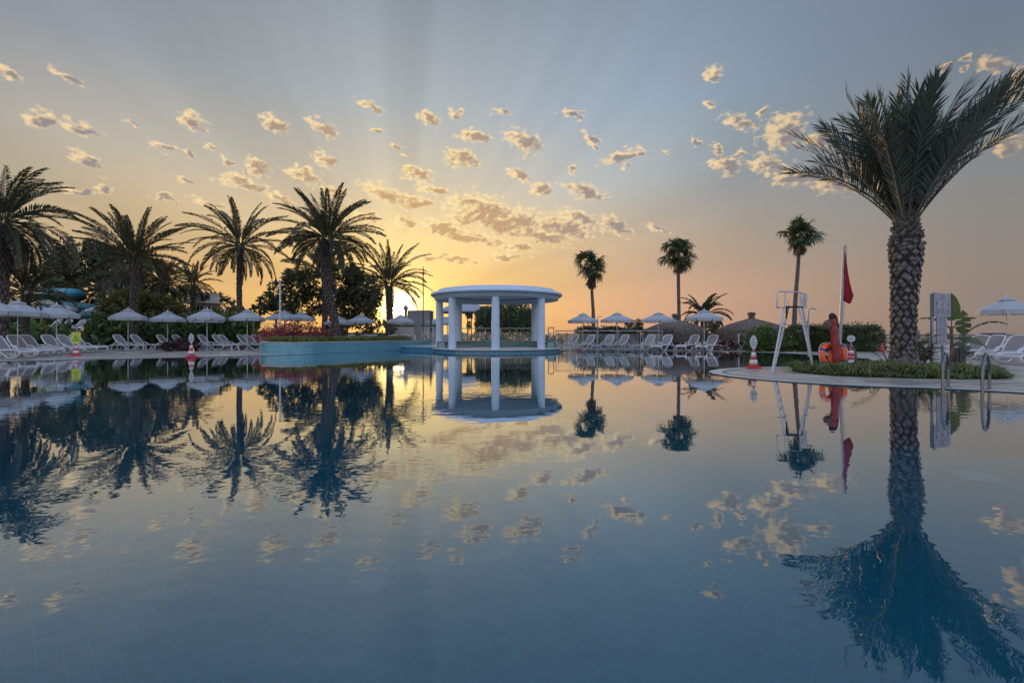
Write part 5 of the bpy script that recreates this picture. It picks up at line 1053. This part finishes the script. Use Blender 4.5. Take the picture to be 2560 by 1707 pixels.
# ================================================================== traffic cones with signs
def text(body, size, mt, parent, loc, name='lettering'):
    cu = bpy.data.curves.new(name, 'FONT'); cu.body = body; cu.size = size; cu.align_x = 'CENTER'; cu.align_y = 'CENTER'; cu.extrude = 0.001; cu.materials.append(mt)
    tmp = bpy.data.objects.new('t', cu); col.objects.link(tmp); bpy.context.view_layer.update(); me = bpy.data.meshes.new_from_object(tmp.evaluated_get(bpy.context.evaluated_depsgraph_get())); bpy.data.objects.remove(tmp); bpy.data.curves.remove(cu)
    o = bpy.data.objects.new(name, me); col.objects.link(o); o.parent = parent; o.location = loc; o.rotation_euler = (R(90), 0, 0); return o
def cone(label, X, Y, h, sign=None, ztop=1.0, lines=(), banded=True, yaw=0.0):
    t = thing('traffic_cone', label, 'traffic cone', (X, Y, 0), 0, 'red traffic cones'); t.rotation_euler.z = R(yaw)
    mb = MB(); mb.box((0, 0, 0.022), (0.40, 0.40, 0.044)); mb.box((0, 0, 0.052), (0.30, 0.30, 0.016)); mb.build('base', M['red_plastic'], t)
    mb = MB(); r = lambda f: 0.135 - 0.10 * f; mb.lathe([(r(i / 12), 0.055 + (h - 0.055) * i / 12) for i in range(13)] + [(0, h)], n=24); mb.build('body', M['red_plastic'], t)
    if banded:
        for f0, f1 in ((0.16, 0.40), (0.62, 0.86)):
            mb = MB(); zz = lambda f: 0.055 + (h - 0.055) * f; mb.lathe([(r(f0) + 0.0005, zz(f0)), (r(f0) + 0.004, zz(f0)), (r(f1) + 0.004, zz(f1)), (r(f1) + 0.0005, zz(f1))], n=24); b = mb.build('white_band', M['white_band'], t)
            mb = MB(); fm = (f0 + f1) / 2
            for k in range(6): a = k * math.pi / 3 + 0.5; mb.lathe([(0.016, 0.0), (0.012, 0.006), (0, 0.007)], (0, 0, 0), 8) if False else mb.box(((r(fm) + 0.005) * math.cos(a), (r(fm) + 0.005) * math.sin(a), zz(fm)), (0.008, 0.024, 0.024), a)
            mb.build('stud', M['ink'], b)
    if sign:
        mb = MB()
        if sign == 'oval': w, z0, z1 = 0.10, h + 0.03, ztop; out = [(w * math.sin(a) * (1 if abs(a) < 9 else 1), (z0 + z1) / 2 + (z1 - z0) / 2 * math.cos(a)) for a in np.linspace(0, 2 * math.pi, 33)[:-1]]; out = [(x * (0.82 + 0.18 * (1 - abs(z - (z0 + z1) / 2) / ((z1 - z0) / 2))), z) for x, z in out]
        elif sign == 'round': rr = 0.155; cz = ztop - rr; out = [(rr * math.sin(a), cz + rr * math.cos(a)) for a in np.linspace(0, 2 * math.pi, 33)[:-1]]
        else: out = [(-0.155, ztop), (0.155, ztop), (0.155, ztop - 0.44), (0.07, ztop - 0.53), (-0.07, ztop - 0.53), (-0.155, ztop - 0.44)]
        mb.plate([(x, 0, z) for x, z in out], 0.012); mb.tube([(0, 0, h - 0.03), (0, 0, h + 0.08)], 0.022, 8)
        s = mb.build('sign_plate', M['yellow_sign'] if sign == 'slip' else M['sign_white'], t)
        if sign == 'slip':
            mb = MB(); tri = [Vector((-0.125, -0.008, ztop - 0.405)), Vector((0.125, -0.008, ztop - 0.405)), Vector((0, -0.008, ztop - 0.075))]; mb.tube(tri, 0.008, 4, closed=True); mb.tube([(-0.10, -0.008, ztop - 0.375), (0.10, -0.008, ztop - 0.375)], 0.011, 4); mb.build('warning_triangle', M['ink'], s)
            mb = MB(); z = ztop - 0.28; mb.tube([(-0.02, -0.009, z + 0.06), (0.0, -0.009, z), (0.005, -0.009, z - 0.09)], [0.014, 0.014, 0.008], 6); mb.tube([(0.0, -0.009, z), (0.05, -0.009, z - 0.025)], 0.009, 5); mb.tube([(-0.015, -0.009, z + 0.045), (0.03, -0.009, z + 0.06)], 0.007, 5); mb.tube([(-0.015, -0.009, z + 0.045), (-0.045, -0.009, z + 0.02)], 0.007, 5)
            mb.lathe([(0.016 * math.sin(u), 0.016 * math.cos(u)) for u in np.linspace(0.02, 3.12, 8)], (-0.028, -0.01, z + 0.085), 10); mb.build('falling_figure', M['ink'], s)
        else:
            cz = (out[0][1] + out[len(out) // 2][1]) / 2
            if lines:
                mb = MB(); zz = cz + (0.055 if sign == 'round' else 0.085); mb.tube([(-0.01, -0.009, zz + 0.025), (-0.012, -0.009, zz), (-0.012, -0.009, zz - 0.03)], 0.007, 5); mb.tube([(-0.012, -0.009, zz), (0.018, -0.009, zz + 0.008)], 0.005, 5); mb.tube([(-0.012, -0.009, zz - 0.028), (0.014, -0.009, zz - 0.03)], 0.005, 5); mb.build('depth_symbol', M['ink'], s)
            for k, ln in enumerate(lines): text(ln, 0.075 if sign == 'round' else 0.062, M['ink_red'] if sign == 'round' else M['ink'], s, (0, -0.009, cz - 0.03 - 0.075 * k + (0.02 if sign != 'round' else 0)))
    return t
cone('red and white cone carrying the yellow slip warning sign', *tuple(G(190, 889.5))[:2], 0.53, 'slip', 1.09, yaw=44)
cone('cone with pointed white depth sign, on the left pool edge', *tuple(G(478, 893))[:2], 0.58, 'oval', 1.03, ('1,60 m', '1,55 m'), yaw=30)
cone('cone with pointed white depth sign, left of the lifeguard chair', *tuple(G(1884, 920.5))[:2], 0.53, 'oval', 0.965, ('1,60 m', '1,55 m'), yaw=-22)
cone('cone with round white depth sign, right of the lifebuoys', 15.35, 20.6, 0.53, 'round', 0.95, ('1,40 m',), yaw=-34)
cone('plain red cone by the railing, left of the great palm', *tuple(G(2205, 880))[:2], 0.50, None, banded=False)
cone('small cone in front of the leftmost lounger behind the glass fence', (1447 - HX) / F * 28.1, 28.1, 0.44, None)
cone('cone with pointed white sign behind the planter, below the sun', (974 - HX) / F * 33.2, 33.2, 0.5, 'oval', 0.97)

# ================================================================== notice board
A, B = Vector((11.67, 12.6, 0)), Vector((12.61, 13.1, 0)); yawb = math.atan2(B.y - A.y, B.x - A.x); W_ = (B - A).length; nb0 = thing('notice_board', 'tall pale notice board on two posts beside the great palm', 'notice board', A, yawb)
mb = MB(); mb.box((W_ / 2, 0, 1.82), (W_, 0.03, 0.66)); up = mb.build('header_panel', M['board_white'], nb0)
mb = MB(); mb.box((W_ * 0.50, 0.01, 1.085), (W_ * 0.60, 0.025, 0.80)); lo_ = mb.build('lower_panel', M['board_white'], nb0)
for x in (0.03, W_ * 0.66): mb = MB(); mb.box((x, 0.045, 1.06), (0.10 if x < 0.1 else 0.08, 0.05, 2.12)); mb.build('post', M['board_white'], nb0)
mb = MB(); rg = random.Random(3)
for k in range(4): mb.box((W_ * 0.5, -0.017, 2.08 - k * 0.03), (0.22 - 0.03 * (k % 2), 0.004, 0.010))
mb.box((W_ * 0.5, -0.017, 1.96), (W_ * 0.94, 0.004, 0.006))
for cx in (0.18, 0.5, 0.82):
    for k in range(3): mb.box((W_ * cx, -0.017, 1.70 - k * 0.022), (0.20 - 0.02 * k, 0.004, 0.010))
    for k in range(3): mb.box((W_ * cx, -0.017, 1.61 - k * 0.022), (0.24 - 0.03 * (k % 2), 0.004, 0.008))
mb.box((W_ * 0.5, -0.017, 1.635), (W_ * 0.9, 0.004, 0.004)); mb.build('text_lines', M['ink_grey'], up)
for cx, mm in ((0.16, 'ink'), (0.5, 'ink_red'), (0.86, 'ink_red')): mb = MB(); mb.box((W_ * cx, -0.018, 1.87 - 0.02 * (cx > 0.4)), (0.075, 0.005, 0.05)); mb.box((W_ * cx - 0.034, -0.018, 1.82 - 0.02 * (cx > 0.4)), (0.006, 0.005, 0.15)); mb.build('flag_symbol', M[mm], up)
mb = MB()
for k in range(20):
    if k % 8 == 7: continue
    mb.box((W_ * 0.40, -0.006, 1.45 - k * 0.036), (0.20 * rg.uniform(0.7, 1), 0.004, 0.010)); mb.box((W_ * 0.64, -0.006, 1.45 - k * 0.036), (0.20 * rg.uniform(0.7, 1), 0.004, 0.010))
mb.build('text_lines', M['ink_grey'], lo_)

# ================================================================== litter bin, handrails
bn = thing('litter_bin', 'dark wooden litter bin lined with a blue bag, behind the grassy bed', 'litter bin', (13.14, 13.4, 0))
mb = MB()
for k in range(10): a = k * 2 * math.pi / 10; mb.box((0.135 * math.cos(a), 0.135 * math.sin(a), 0.29), (0.02, 0.075, 0.56), a)
mb.build('slats', M['bin_wood'], bn); mb = MB(); mb.lathe([(0.115, 0.03), (0.12, 0.3), (0.125, 0.56), (0.155, 0.59), (0.16, 0.52), (0.165, 0.30)], n=18, a0=-1.0, a1=1.2); mb.lathe([(0.11, 0.03), (0.118, 0.56)], n=18); mb.build('bag', M['bin_bag'], bn)
mb = MB(); mb.lathe([(0.21, 0.66), (0.20, 0.69), (0.05, 0.78), (0, 0.785)], n=4); mb.lathe([(0.205, 0.655), (0.0, 0.70)], n=4); mb.tube([(0.1, 0.0, 0.55), (0.12, 0, 0.68)], 0.01, 5); mb.tube([(-0.1, 0.0, 0.55), (-0.12, 0, 0.68)], 0.01, 5); mb.build('lid', M['wood_dark'], bn)
def handrail(label, a, b, top, group, rad=0.024, dz=-0.9):
    a, b = Vector((*a, 0)), Vector((*b, 0)); t = thing('pool_handrail', label, 'handrail', (a + b) / 2, 0, group); c = (a + b) / 2; d = (b - a); n = 14; rr = d.length / 2
    pts = [a - c + Vector((0, 0, dz))] + [(-d / 2) * math.cos(math.pi * i / n) + Vector((0, 0, top - rr + rr * math.sin(math.pi * i / n))) for i in range(n + 1)] + [b - c + Vector((0, 0, 0.005))]
    mb = MB(); mb.tube(pts, rad, 12); mb.build('rail', M['steel'], t)
    mb = MB(); mb.lathe([(rad * 2.2, 0.006), (rad * 2.1, 0.02), (rad, 0.026)], b - c, 16); mb.build('floor_flange', M['steel'], t)
handrail('steel handrail arching out of the pool, left of the two near ones', (7.60, 8.03), (8.10, 8.45), 0.655, 'steel handrails of the near pool ladder')
handrail('steel handrail arching out of the pool, right of the two near ones', (7.98, 7.72), (8.60, 8.20), 0.655, 'steel handrails of the near pool ladder')
handrail('pale handrail arching up behind the right lifebuoy', (10.00, 14.15), (10.42, 13.80), 0.66, 'handrails of the inlet', 0.03)
handrail('thin handrail at the far pool edge, left of the two', (10.52, 26.3), (10.75, 27.0), 0.70, 'handrails of the far ladder')
handrail('thin handrail at the far pool edge, right of the two', (11.0, 26.2), (11.22, 26.9), 0.70, 'handrails of the far ladder')
mb = MB(); c = P(2438, 0, 6.68); c.z = FZ + 0.012; mb.box(c, (0.50, 0.58, 0.02), R(-20)); tag(mb.build('inlet_plate', mat('plate', (0.42, 0.52, 0.50), 0.6)), 'pale square plate lying on the pool floor', 'plate')

# ================================================================== glass fences and railings
def glass_fence(label, pxs, Y, zt, zg0, zg1, posts_low=0.0, dY=0.0, name='glass_fence', pr=0.028):
    X = [(x - HX) / F * (Y + dY * i) for i, x in enumerate(pxs)]; Ys = [Y + dY * i for i in range(len(pxs))]; o = Vector(((X[0] + X[-1]) / 2, (Ys[0] + Ys[-1]) / 2, 0)); t = thing(name, label, 'fence', o)
    for x, y in zip(X, Ys): mb = MB(); mb.tube([Vector((x, y, posts_low)) - o, Vector((x, y, zt)) - o], pr, 8); mb.build('post', M['grey_metal'], t)
    mb = MB(); a, b = Vector((X[0], Ys[0], 0)) - o, Vector((X[-1], Ys[-1], 0)) - o; u = Vector((0, 0, 1)); mb.tube([a + u * zt, b + u * zt], pr * 1.1, 8); mb.build('rail', M['grey_metal'], t); mb = MB(); mb.tube([a + u * (zg0 - .03), b + u * (zg0 - .03)], 0.02, 6); mb.build('rail', M['grey_metal'], t)
    for i in range(len(X) - 1):
        mb = MB(); p0, p1 = Vector((X[i], Ys[i], 0)) - o, Vector((X[i + 1], Ys[i + 1], 0)) - o; p0, p1 = p0.lerp(p1, 0.06), p0.lerp(p1, 0.94); mb.add([p0 + u * zg0, p1 + u * zg0, p1 + u * zg1, p0 + u * zg1], [(0, 1, 2, 3)]); mb.build('glass_pane', M['fence_glass'], t)
glass_fence('glass fence with grey rails along the far pool edge, in front of the loungers', (1390, 1437, 1492, 1547, 1601, 1656), 27.25, 1.19, 0.16, 1.02)
glass_fence('glass fence with a grey rail seen through the pavilion columns', (1150, 1190, 1214, 1252, 1293, 1330), 33.0, 1.41, 0.25, 1.15)
glass_fence('short glass fence just left of the pavilion', (1050, 1086), 31.2, 1.46, 0.3, 1.15)
glass_fence('tall gate posts with a glass pane, just right of the pavilion', (1371, 1384.5), 28.0, 1.40, 0.2, 1.1)
def railing(label, pxs, Y, zt, mids, m='dark_metal', pr=0.022, z0=0.0, name='railing', cat='railing'):
    X = [(x - HX) / F * Y for x in pxs]; o = Vector(((X[0] + X[-1]) / 2, Y, z0)); t = thing(name, label, cat, o)
    for x in X: mb = MB(); mb.tube([Vector((x, Y, z0)) - o, Vector((x, Y, z0 + zt)) - o], pr, 6); mb.build('post', M[m], t)
    for z in [zt] + list(mids): mb = MB(); mb.tube([Vector((X[0], 0, z)) - Vector((o.x, 0, 0)), Vector((X[-1], 0, z)) - Vector((o.x, 0, 0))], pr * (1.1 if z == zt else 0.7), 6); mb.build('rail', M[m], t)
railing('dark metal railing before the sea, behind the great palm', (2182, 2209, 2260, 2320, 2390, 2460, 2530, 2600), 27.5, 0.94, (0.70, 0.45, 0.18))
railing('thin pale railing behind the parasols left of the red bush', (630, 648, 668, 690, 715, 750), 38, 1.85, (1.5, 1.15), 'white_metal', z0=0.0)
railing('low railing on the seafront seen between the pavilion columns', (1140, 1175, 1215, 1255, 1300, 1345, 1390), 39, 0.75, (0.45, 0.15))
wf = P(1417, 850, 34); wf.z = 0; t = thing('slatted_fence', 'dark wooden fence of horizontal slats with pale gaps, right of the pavilion', 'fence', wf); mb = MB()
for k in range(7): mb.box((0, 0, 0.15 + k * 0.14), (1.25, 0.03, 0.09))
mb.build('slats', M['wood_dark'], t)
for x in (-0.62, 0.0, 0.62): mb = MB(); mb.box((x, 0.04, 0.56), (0.07, 0.05, 1.12)); mb.build('post', M['wood_dark'], t)
rf = thing('rope_fence', 'white ropes strung between thin posts behind the litter bin', 'rope fence', (19.6, 20.4, 0)); mb = MB(); px_ = [(2372, .80), (2400, 1.02), (2444, .80), (2488, .99), (2530, .82), (2575, .98)]
for dz in (0.0, -0.27, -0.52): mb.tube(catmull([Vector(((x - HX) / F * 20.4 - 19.6, 0, z * 0.92 + dz * 0.95)) for x, z in px_], 4), 0.010, 5)
mb.build('ropes', M['white_resin'], rf)
for x, z in (px_[1], px_[3], px_[5]): mb = MB(); mb.tube([((x - HX) / F * 20.4 - 19.6, 0, 0), ((x - HX) / F * 20.4 - 19.6, 0, z * 0.92 + 0.03)], 0.03, 6); mb.build('post', M['wood_dark'], rf)
sc = thing('dark_screen', 'low dark wicker screen by the railing behind the near loungers', 'screen', (P(2485, 0, 23).x, 23, 0)); mb = MB(); mb.box((0, 0, 0.78), (1.30, 0.06, 0.55)); mb.build('panel', M['dark_metal'], sc); 
for x in (-0.6, 0.6): mb = MB(); mb.tube([(x, 0, 0), (x, 0, 0.55)], 0.03, 6); mb.build('leg', M['dark_metal'], sc)
tb = thing('bench_table', 'white tables on the beach seen between the thatched shelters', 'table', (P(1777, 0, 42).x, 42, 0)); mb = MB(); mb.box((0, 0, 0.78), (1.9, 0.8, 0.06)); mb.box((0, -0.2, 0.62), (1.8, 0.03, 0.28)); mb.build('table_top', M['white_resin'], tb)
for x in (-0.85, 0.85): mb = MB(); mb.box((x, 0, 0.38), (0.07, 0.6, 0.75)); mb.build('leg', M['white_resin'], tb)
pb = thing('bollard_light', 'short white post in front of the right thatched shelter', 'post', (P(1847, 0, 28.0).x, 28.0, 0)); mb = MB(); mb.tube([(0, 0, 0), (0, 0, 0.95)], 0.045, 8); mb.build('post', M['white_metal'], pb); mb = MB(); mb.lathe([(0.06, 0.95), (0.065, 1.0), (0, 1.02)], n=10); mb.build('cap', M['white_metal'], pb)

# ================================================================== poles, lamps, showers
def pole(name, label, cat, x, y0, y1, Y, rad, m, top=None, lean=0.0, z0=None):
    b = P(x, y0, Y); b.z = max(0.0, b.z) if z0 is None else z0; t = thing(name, label, cat, b); h = 1 + (HY - y1) / F * Y - b.z; mb = MB(); mb.tube([(0, 0, -0.02), (lean, 0, h)], [rad, rad * 0.85], 8); mb.build('pole', M[m], t)
    if top == 'ball': mb = MB(); mb.lathe([(0.12 * math.sin(u), h - 0.6 + 0.12 * math.cos(u)) for u in np.linspace(0.02, 3.12, 9)], n=12); mb.build('globe', M['dark_metal'], t)
    if top == 'lamp': mb = MB(); mb.box((0.05, 0, h + 0.03), (0.22, 0.16, 0.07)); mb.build('lamp_head', M['grey_metal'], t)
    if top == 'hook':
        mb = MB(); mb.tube([(0, 0, h - 0.02)] + [(0.16 - 0.16 * math.cos(a), 0, h + 0.16 * math.sin(a)) for a in np.linspace(0, 2.4, 8)], 0.022, 6); e = Vector((0.16 - 0.16 * math.cos(2.4), 0, h + 0.16 * math.sin(2.4))); mb.lathe([(0.0, 0.03), (0.05, 0.01), (0.055, -0.01), (0.0, -0.012)], e, 10); mb.build('shower_head', M[m], t)
pole('lamp_post', 'tall pale pole rising from the red flowering bush', 'lamp post', 700, 850, 704, 27.0, 0.055, 'white_metal', 'lamp', z0=0.48)
pole('lightning_rod', 'thin dark mast with a small ball, left of the pavilion', 'mast', 1058, 846, 667, 41.0, 0.05, 'dark_metal', 'ball', z0=0.0)
pole('dark_post', 'stout dark post in front of the domed building', 'post', 1077, 862, 780, 33.0, 0.09, 'dark_metal', None)
pole('outdoor_shower', 'hook shaped outdoor shower behind the lifeguard chair', 'shower', 2021, 890, 780, 18.9, 0.035, 'grey_metal', 'hook')
pole('outdoor_shower', 'hook shaped outdoor shower between two parasols behind the glass fence', 'shower', 1494, 860, 796, 32.0, 0.05, 'grey_metal', 'hook')

# ================================================================== buildings behind the gardens
ko = P(512, 830, 46); ko.z = 0.3; ks = thing('kiosk', 'small cream kiosk with flat overhanging roof among the trees', 'building', ko)
w = 92 * 46 / F * math.cos(R(34)) / 2; zr = 1 + (HY - 760) / F * 46 - ko.z; octo = lambda r, ry=None: [(r * math.cos(a), r * math.sin(a)) for a in np.linspace(0, 2 * math.pi, 13)[:-1]]
mb = MB(); mb.prism(octo(w * 0.82), 0, zr); mb.build('wall', M['stucco'], ks); mb = MB(); mb.prism(octo(w * 1.18), zr, zr + 0.16); mb.build('roof', M['stucco'], ks); mb = MB(); mb.prism(octo(w * 0.80), zr + 0.16, zr + 1.02); mb.prism(octo(w * 0.83), zr + 1.02, zr + 1.08); b = mb.build('parapet', M['stucco'], ks)
for k in range(12):
    a = (k + 0.5) * math.pi / 6 ; rr = w * 0.82 * math.cos(math.pi / 12); mb = MB(); mb.box((rr * math.cos(a), rr * math.sin(a), zr - 0.75), (0.06, w * 0.30, 1.0), a); f = mb.build('window', M['window'], ks); mb = MB(); mb.box((rr * math.cos(a), rr * math.sin(a), zr - 0.75), (0.09, 0.05, 1.0), a); mb.box((rr * math.cos(a), rr * math.sin(a), zr - 1.28), (0.12, w * 0.34, 0.06), a); mb.build('frame', M['white_metal'], f)
for dx_, s in ((0.75, 0.28), (1.1, 0.42)): mb = MB(); mb.box((w * dx_ * 0.6, -w * 0.78, zr + 0.16 + s), (0.3, 0.25, s)); mb.build('air_conditioner', M['dark_metal'], ks)
do_ = P(1030, 840, 44); do_.z = 0; db = thing('domed_building', 'grey flat roofed building with a small onion dome in front of the setting sun', 'building', do_)
k44 = 44 / F; X0 = lambda x: (x - HX) * k44 - do_.x; Z0 = lambda y: 1 + (HY - y) * k44
mb = MB(); mb.box(((X0(964) + X0(1092)) / 2, 1.5, Z0(806) / 2), (X0(1092) - X0(964), 3.4, Z0(806))); mb.build('wall', M['stucco_grey'], db)
mb = MB(); mb.box(((X0(1012) + X0(1069)) / 2, 2.2, (Z0(806) + Z0(776)) / 2 + 0.01), (X0(1069) - X0(1012), 2.2, Z0(776) - Z0(806))); mb.box(((X0(1012) + X0(1069)) / 2, 2.2, Z0(776) + 0.04), (X0(1069) - X0(1012) + 0.1, 2.3, 0.05)); mb.build('upper_storey', M['stucco_grey'], db)
mb = MB(); zc = Z0(776) + 0.06; mb.lathe([(0.20, Z0(806) - 0.02), (0.17, Z0(806) + 0.3), (0.14, zc - 0.4), (0.14, zc), (0.22, zc + 0.08), (0.26, zc + 0.22), (0.21, zc + 0.36), (0.09, zc + 0.48), (0.035, zc + 0.6), (0.03, zc + 0.78), (0.06, zc + 0.82), (0.06, zc + 0.87), (0.0, zc + 0.93)], (X0(1009), 0.9, 0), 16); mb.build('dome', M['stucco_grey'], db)
for x0, x1 in ((975, 1036), (1056, 1088)): mb = MB(); mb.box(((X0(x0) + X0(x1)) / 2, -0.215, (Z0(815) + 0.1) / 2), (X0(x1) - X0(x0), 0.03, Z0(815) - 0.1)); f = mb.build('doorway', M['stucco'], db); mb = MB(); mb.box(((X0(x0) + X0(x1)) / 2, -0.24, Z0(815)), (X0(x1) - X0(x0) + 0.2, 0.08, 0.10)); mb.build('lintel', M['dark_metal'], f)
so_ = P(1165, 840, 48); so_.z = 0; sg = thing('stage_tent', 'grey hip roofed stage canopy hung with spotlights, seen through the pavilion', 'stage canopy', so_); k48 = 48 / F; ze = 1 + (HY - 779) * k48; za = 1 + (HY - 751) * k48; hw = 62 * k48
mb = MB(); e = [Vector((-hw, -2.4, ze)), Vector((hw, -2.4, ze)), Vector((hw, 2.4, ze)), Vector((-hw, 2.4, ze))]; ap = [Vector((-0.5, 0, za)), Vector((0.5, 0, za))]
mb.add(e + ap + [v + Vector((0, 0, -0.12)) for v in e], [(0, 1, 5, 4), (1, 2, 5), (2, 3, 4, 5), (3, 0, 4), (0, 6, 7, 1), (1, 7, 8, 2), (2, 8, 9, 3), (3, 9, 6, 0)]); mb.build('canopy', M['tent_cloth'], sg)
for i, x in enumerate((-2.2, -1.2, -0.45, 0.25, 0.75, 1.3, 2.2)): mb = MB(); mb.lathe([(0.10, 0.18), (0.13, 0.0), (0.15, -0.16), (0.0, -0.17)], (x, -2.3, ze - 0.28 - 0.06 * (i % 2)), 8); mb.tube([(x, -2.3, ze - 0.1), (x, -2.3, ze - 0.2)], 0.03, 4); mb.build('spotlight', M['black'], sg)
for X in (0.55, -hw + 0.2, hw - 0.2):
    mb = MB()
    for a, b in ((-.2, -.2), (.2, -.2), (.2, .2), (-.2, .2)): mb.tube([(X + a, -1.9 + b, 0), (X + a, -1.9 + b, ze - 0.05)], 0.035, 5)
    for k in range(8): z = k * (ze - 0.3) / 8; s = 1 if k % 2 else -1; mb.tube([(X - .2 * s, -2.1, z), (X + .2 * s, -2.1, z + (ze - 0.3) / 8)], 0.02, 4)
    mb.box((X, -1.9, ze - 0.55), (0.62, 0.5, 0.5)); mb.build('truss_tower', M['dark_metal'], sg)
aw = P(1092, 840, 39); aw.z = 0; wt_ = thing('awning', 'pale sloping awning left of the pavilion', 'awning', aw); mb = MB(); k39 = 39 / F; mb.add([Vector((-24 * k39, -1, 1 + 30 * k39)), Vector((34 * k39, -1, 1 + 30 * k39)), Vector((34 * k39, 1, 1 + 44 * k39)), Vector((10 * k39, 1, 1 + 44 * k39)), Vector((-24 * k39, -1, 0.94 + 30 * k39)), Vector((34 * k39, -1, 0.94 + 30 * k39)), Vector((34 * k39, 1, 0.94 + 44 * k39)), Vector((10 * k39, 1, 0.94 + 44 * k39))], [(0, 1, 2, 3), (7, 6, 5, 4), (0, 4, 5, 1), (1, 5, 6, 2), (2, 6, 7, 3), (3, 7, 4, 0)]); mb.build('canopy', M['tent_cloth'], wt_)
for x in (-22, 30): mb = MB(); mb.tube([(x * k39, -0.95, 0), (x * k39, -0.95, 1 + 30 * k39)], 0.04, 6); mb.build('post', M['grey_metal'], wt_)
# water slide
wo_ = P(180, 830, 40); wo_.z = 0.9; ws = thing('water_slide', 'teal tube water slide winding in front of the leafy trees', 'water slide', wo_)
def flume(pxs, rad, m, Y=40):
    mb = MB(); p = catmull([P(x, y, Y + dy_) - wo_ for x, y, dy_ in pxs], 6); mb.tube(p, rad, 14)
    f = mb.build('flume', M[m], ws); mb = MB()
    for i in range(4, len(p) - 1, 5): a = (p[i + 1] - p[i]).normalized() * 0.03; mb.tube([p[i] - a, p[i] + a], rad * 1.06, 14)
    mb.build('joint_ring', M['slide_dark'], f)
flume([(72, 738, 3), (110, 733, 1), (160, 732, -0.5), (190, 734, -0.3), (201, 738, 1.2), (190, 744, 2.6), (150, 748, 3)], 0.42, 'slide')
flume([(104, 755, 2), (140, 760, 0), (190, 766, -0.5), (240, 773, 0), (275, 782, 1.4), (268, 792, 3)], 0.42, 'slide_dark')
flume([(268, 796, 2.4), (235, 790, -0.6), (212, 788, -0.8), (208, 793, 0.2), (225, 799, 0.6), (262, 803, 0.4), (285, 808, 0)], 0.36, 'slide_dark')
for x, y0, y1, r in ((136, 838, 715, 0.17), (216, 838, 790, 0.14), (270, 838, 800, 0.14)): mb = MB(); a, b = P(x, y0, 41.6) - wo_, P(x, y1, 41.6) - wo_; mb.tube([a, b], r, 8); mb.build('support_post', M['grey_metal'], ws)
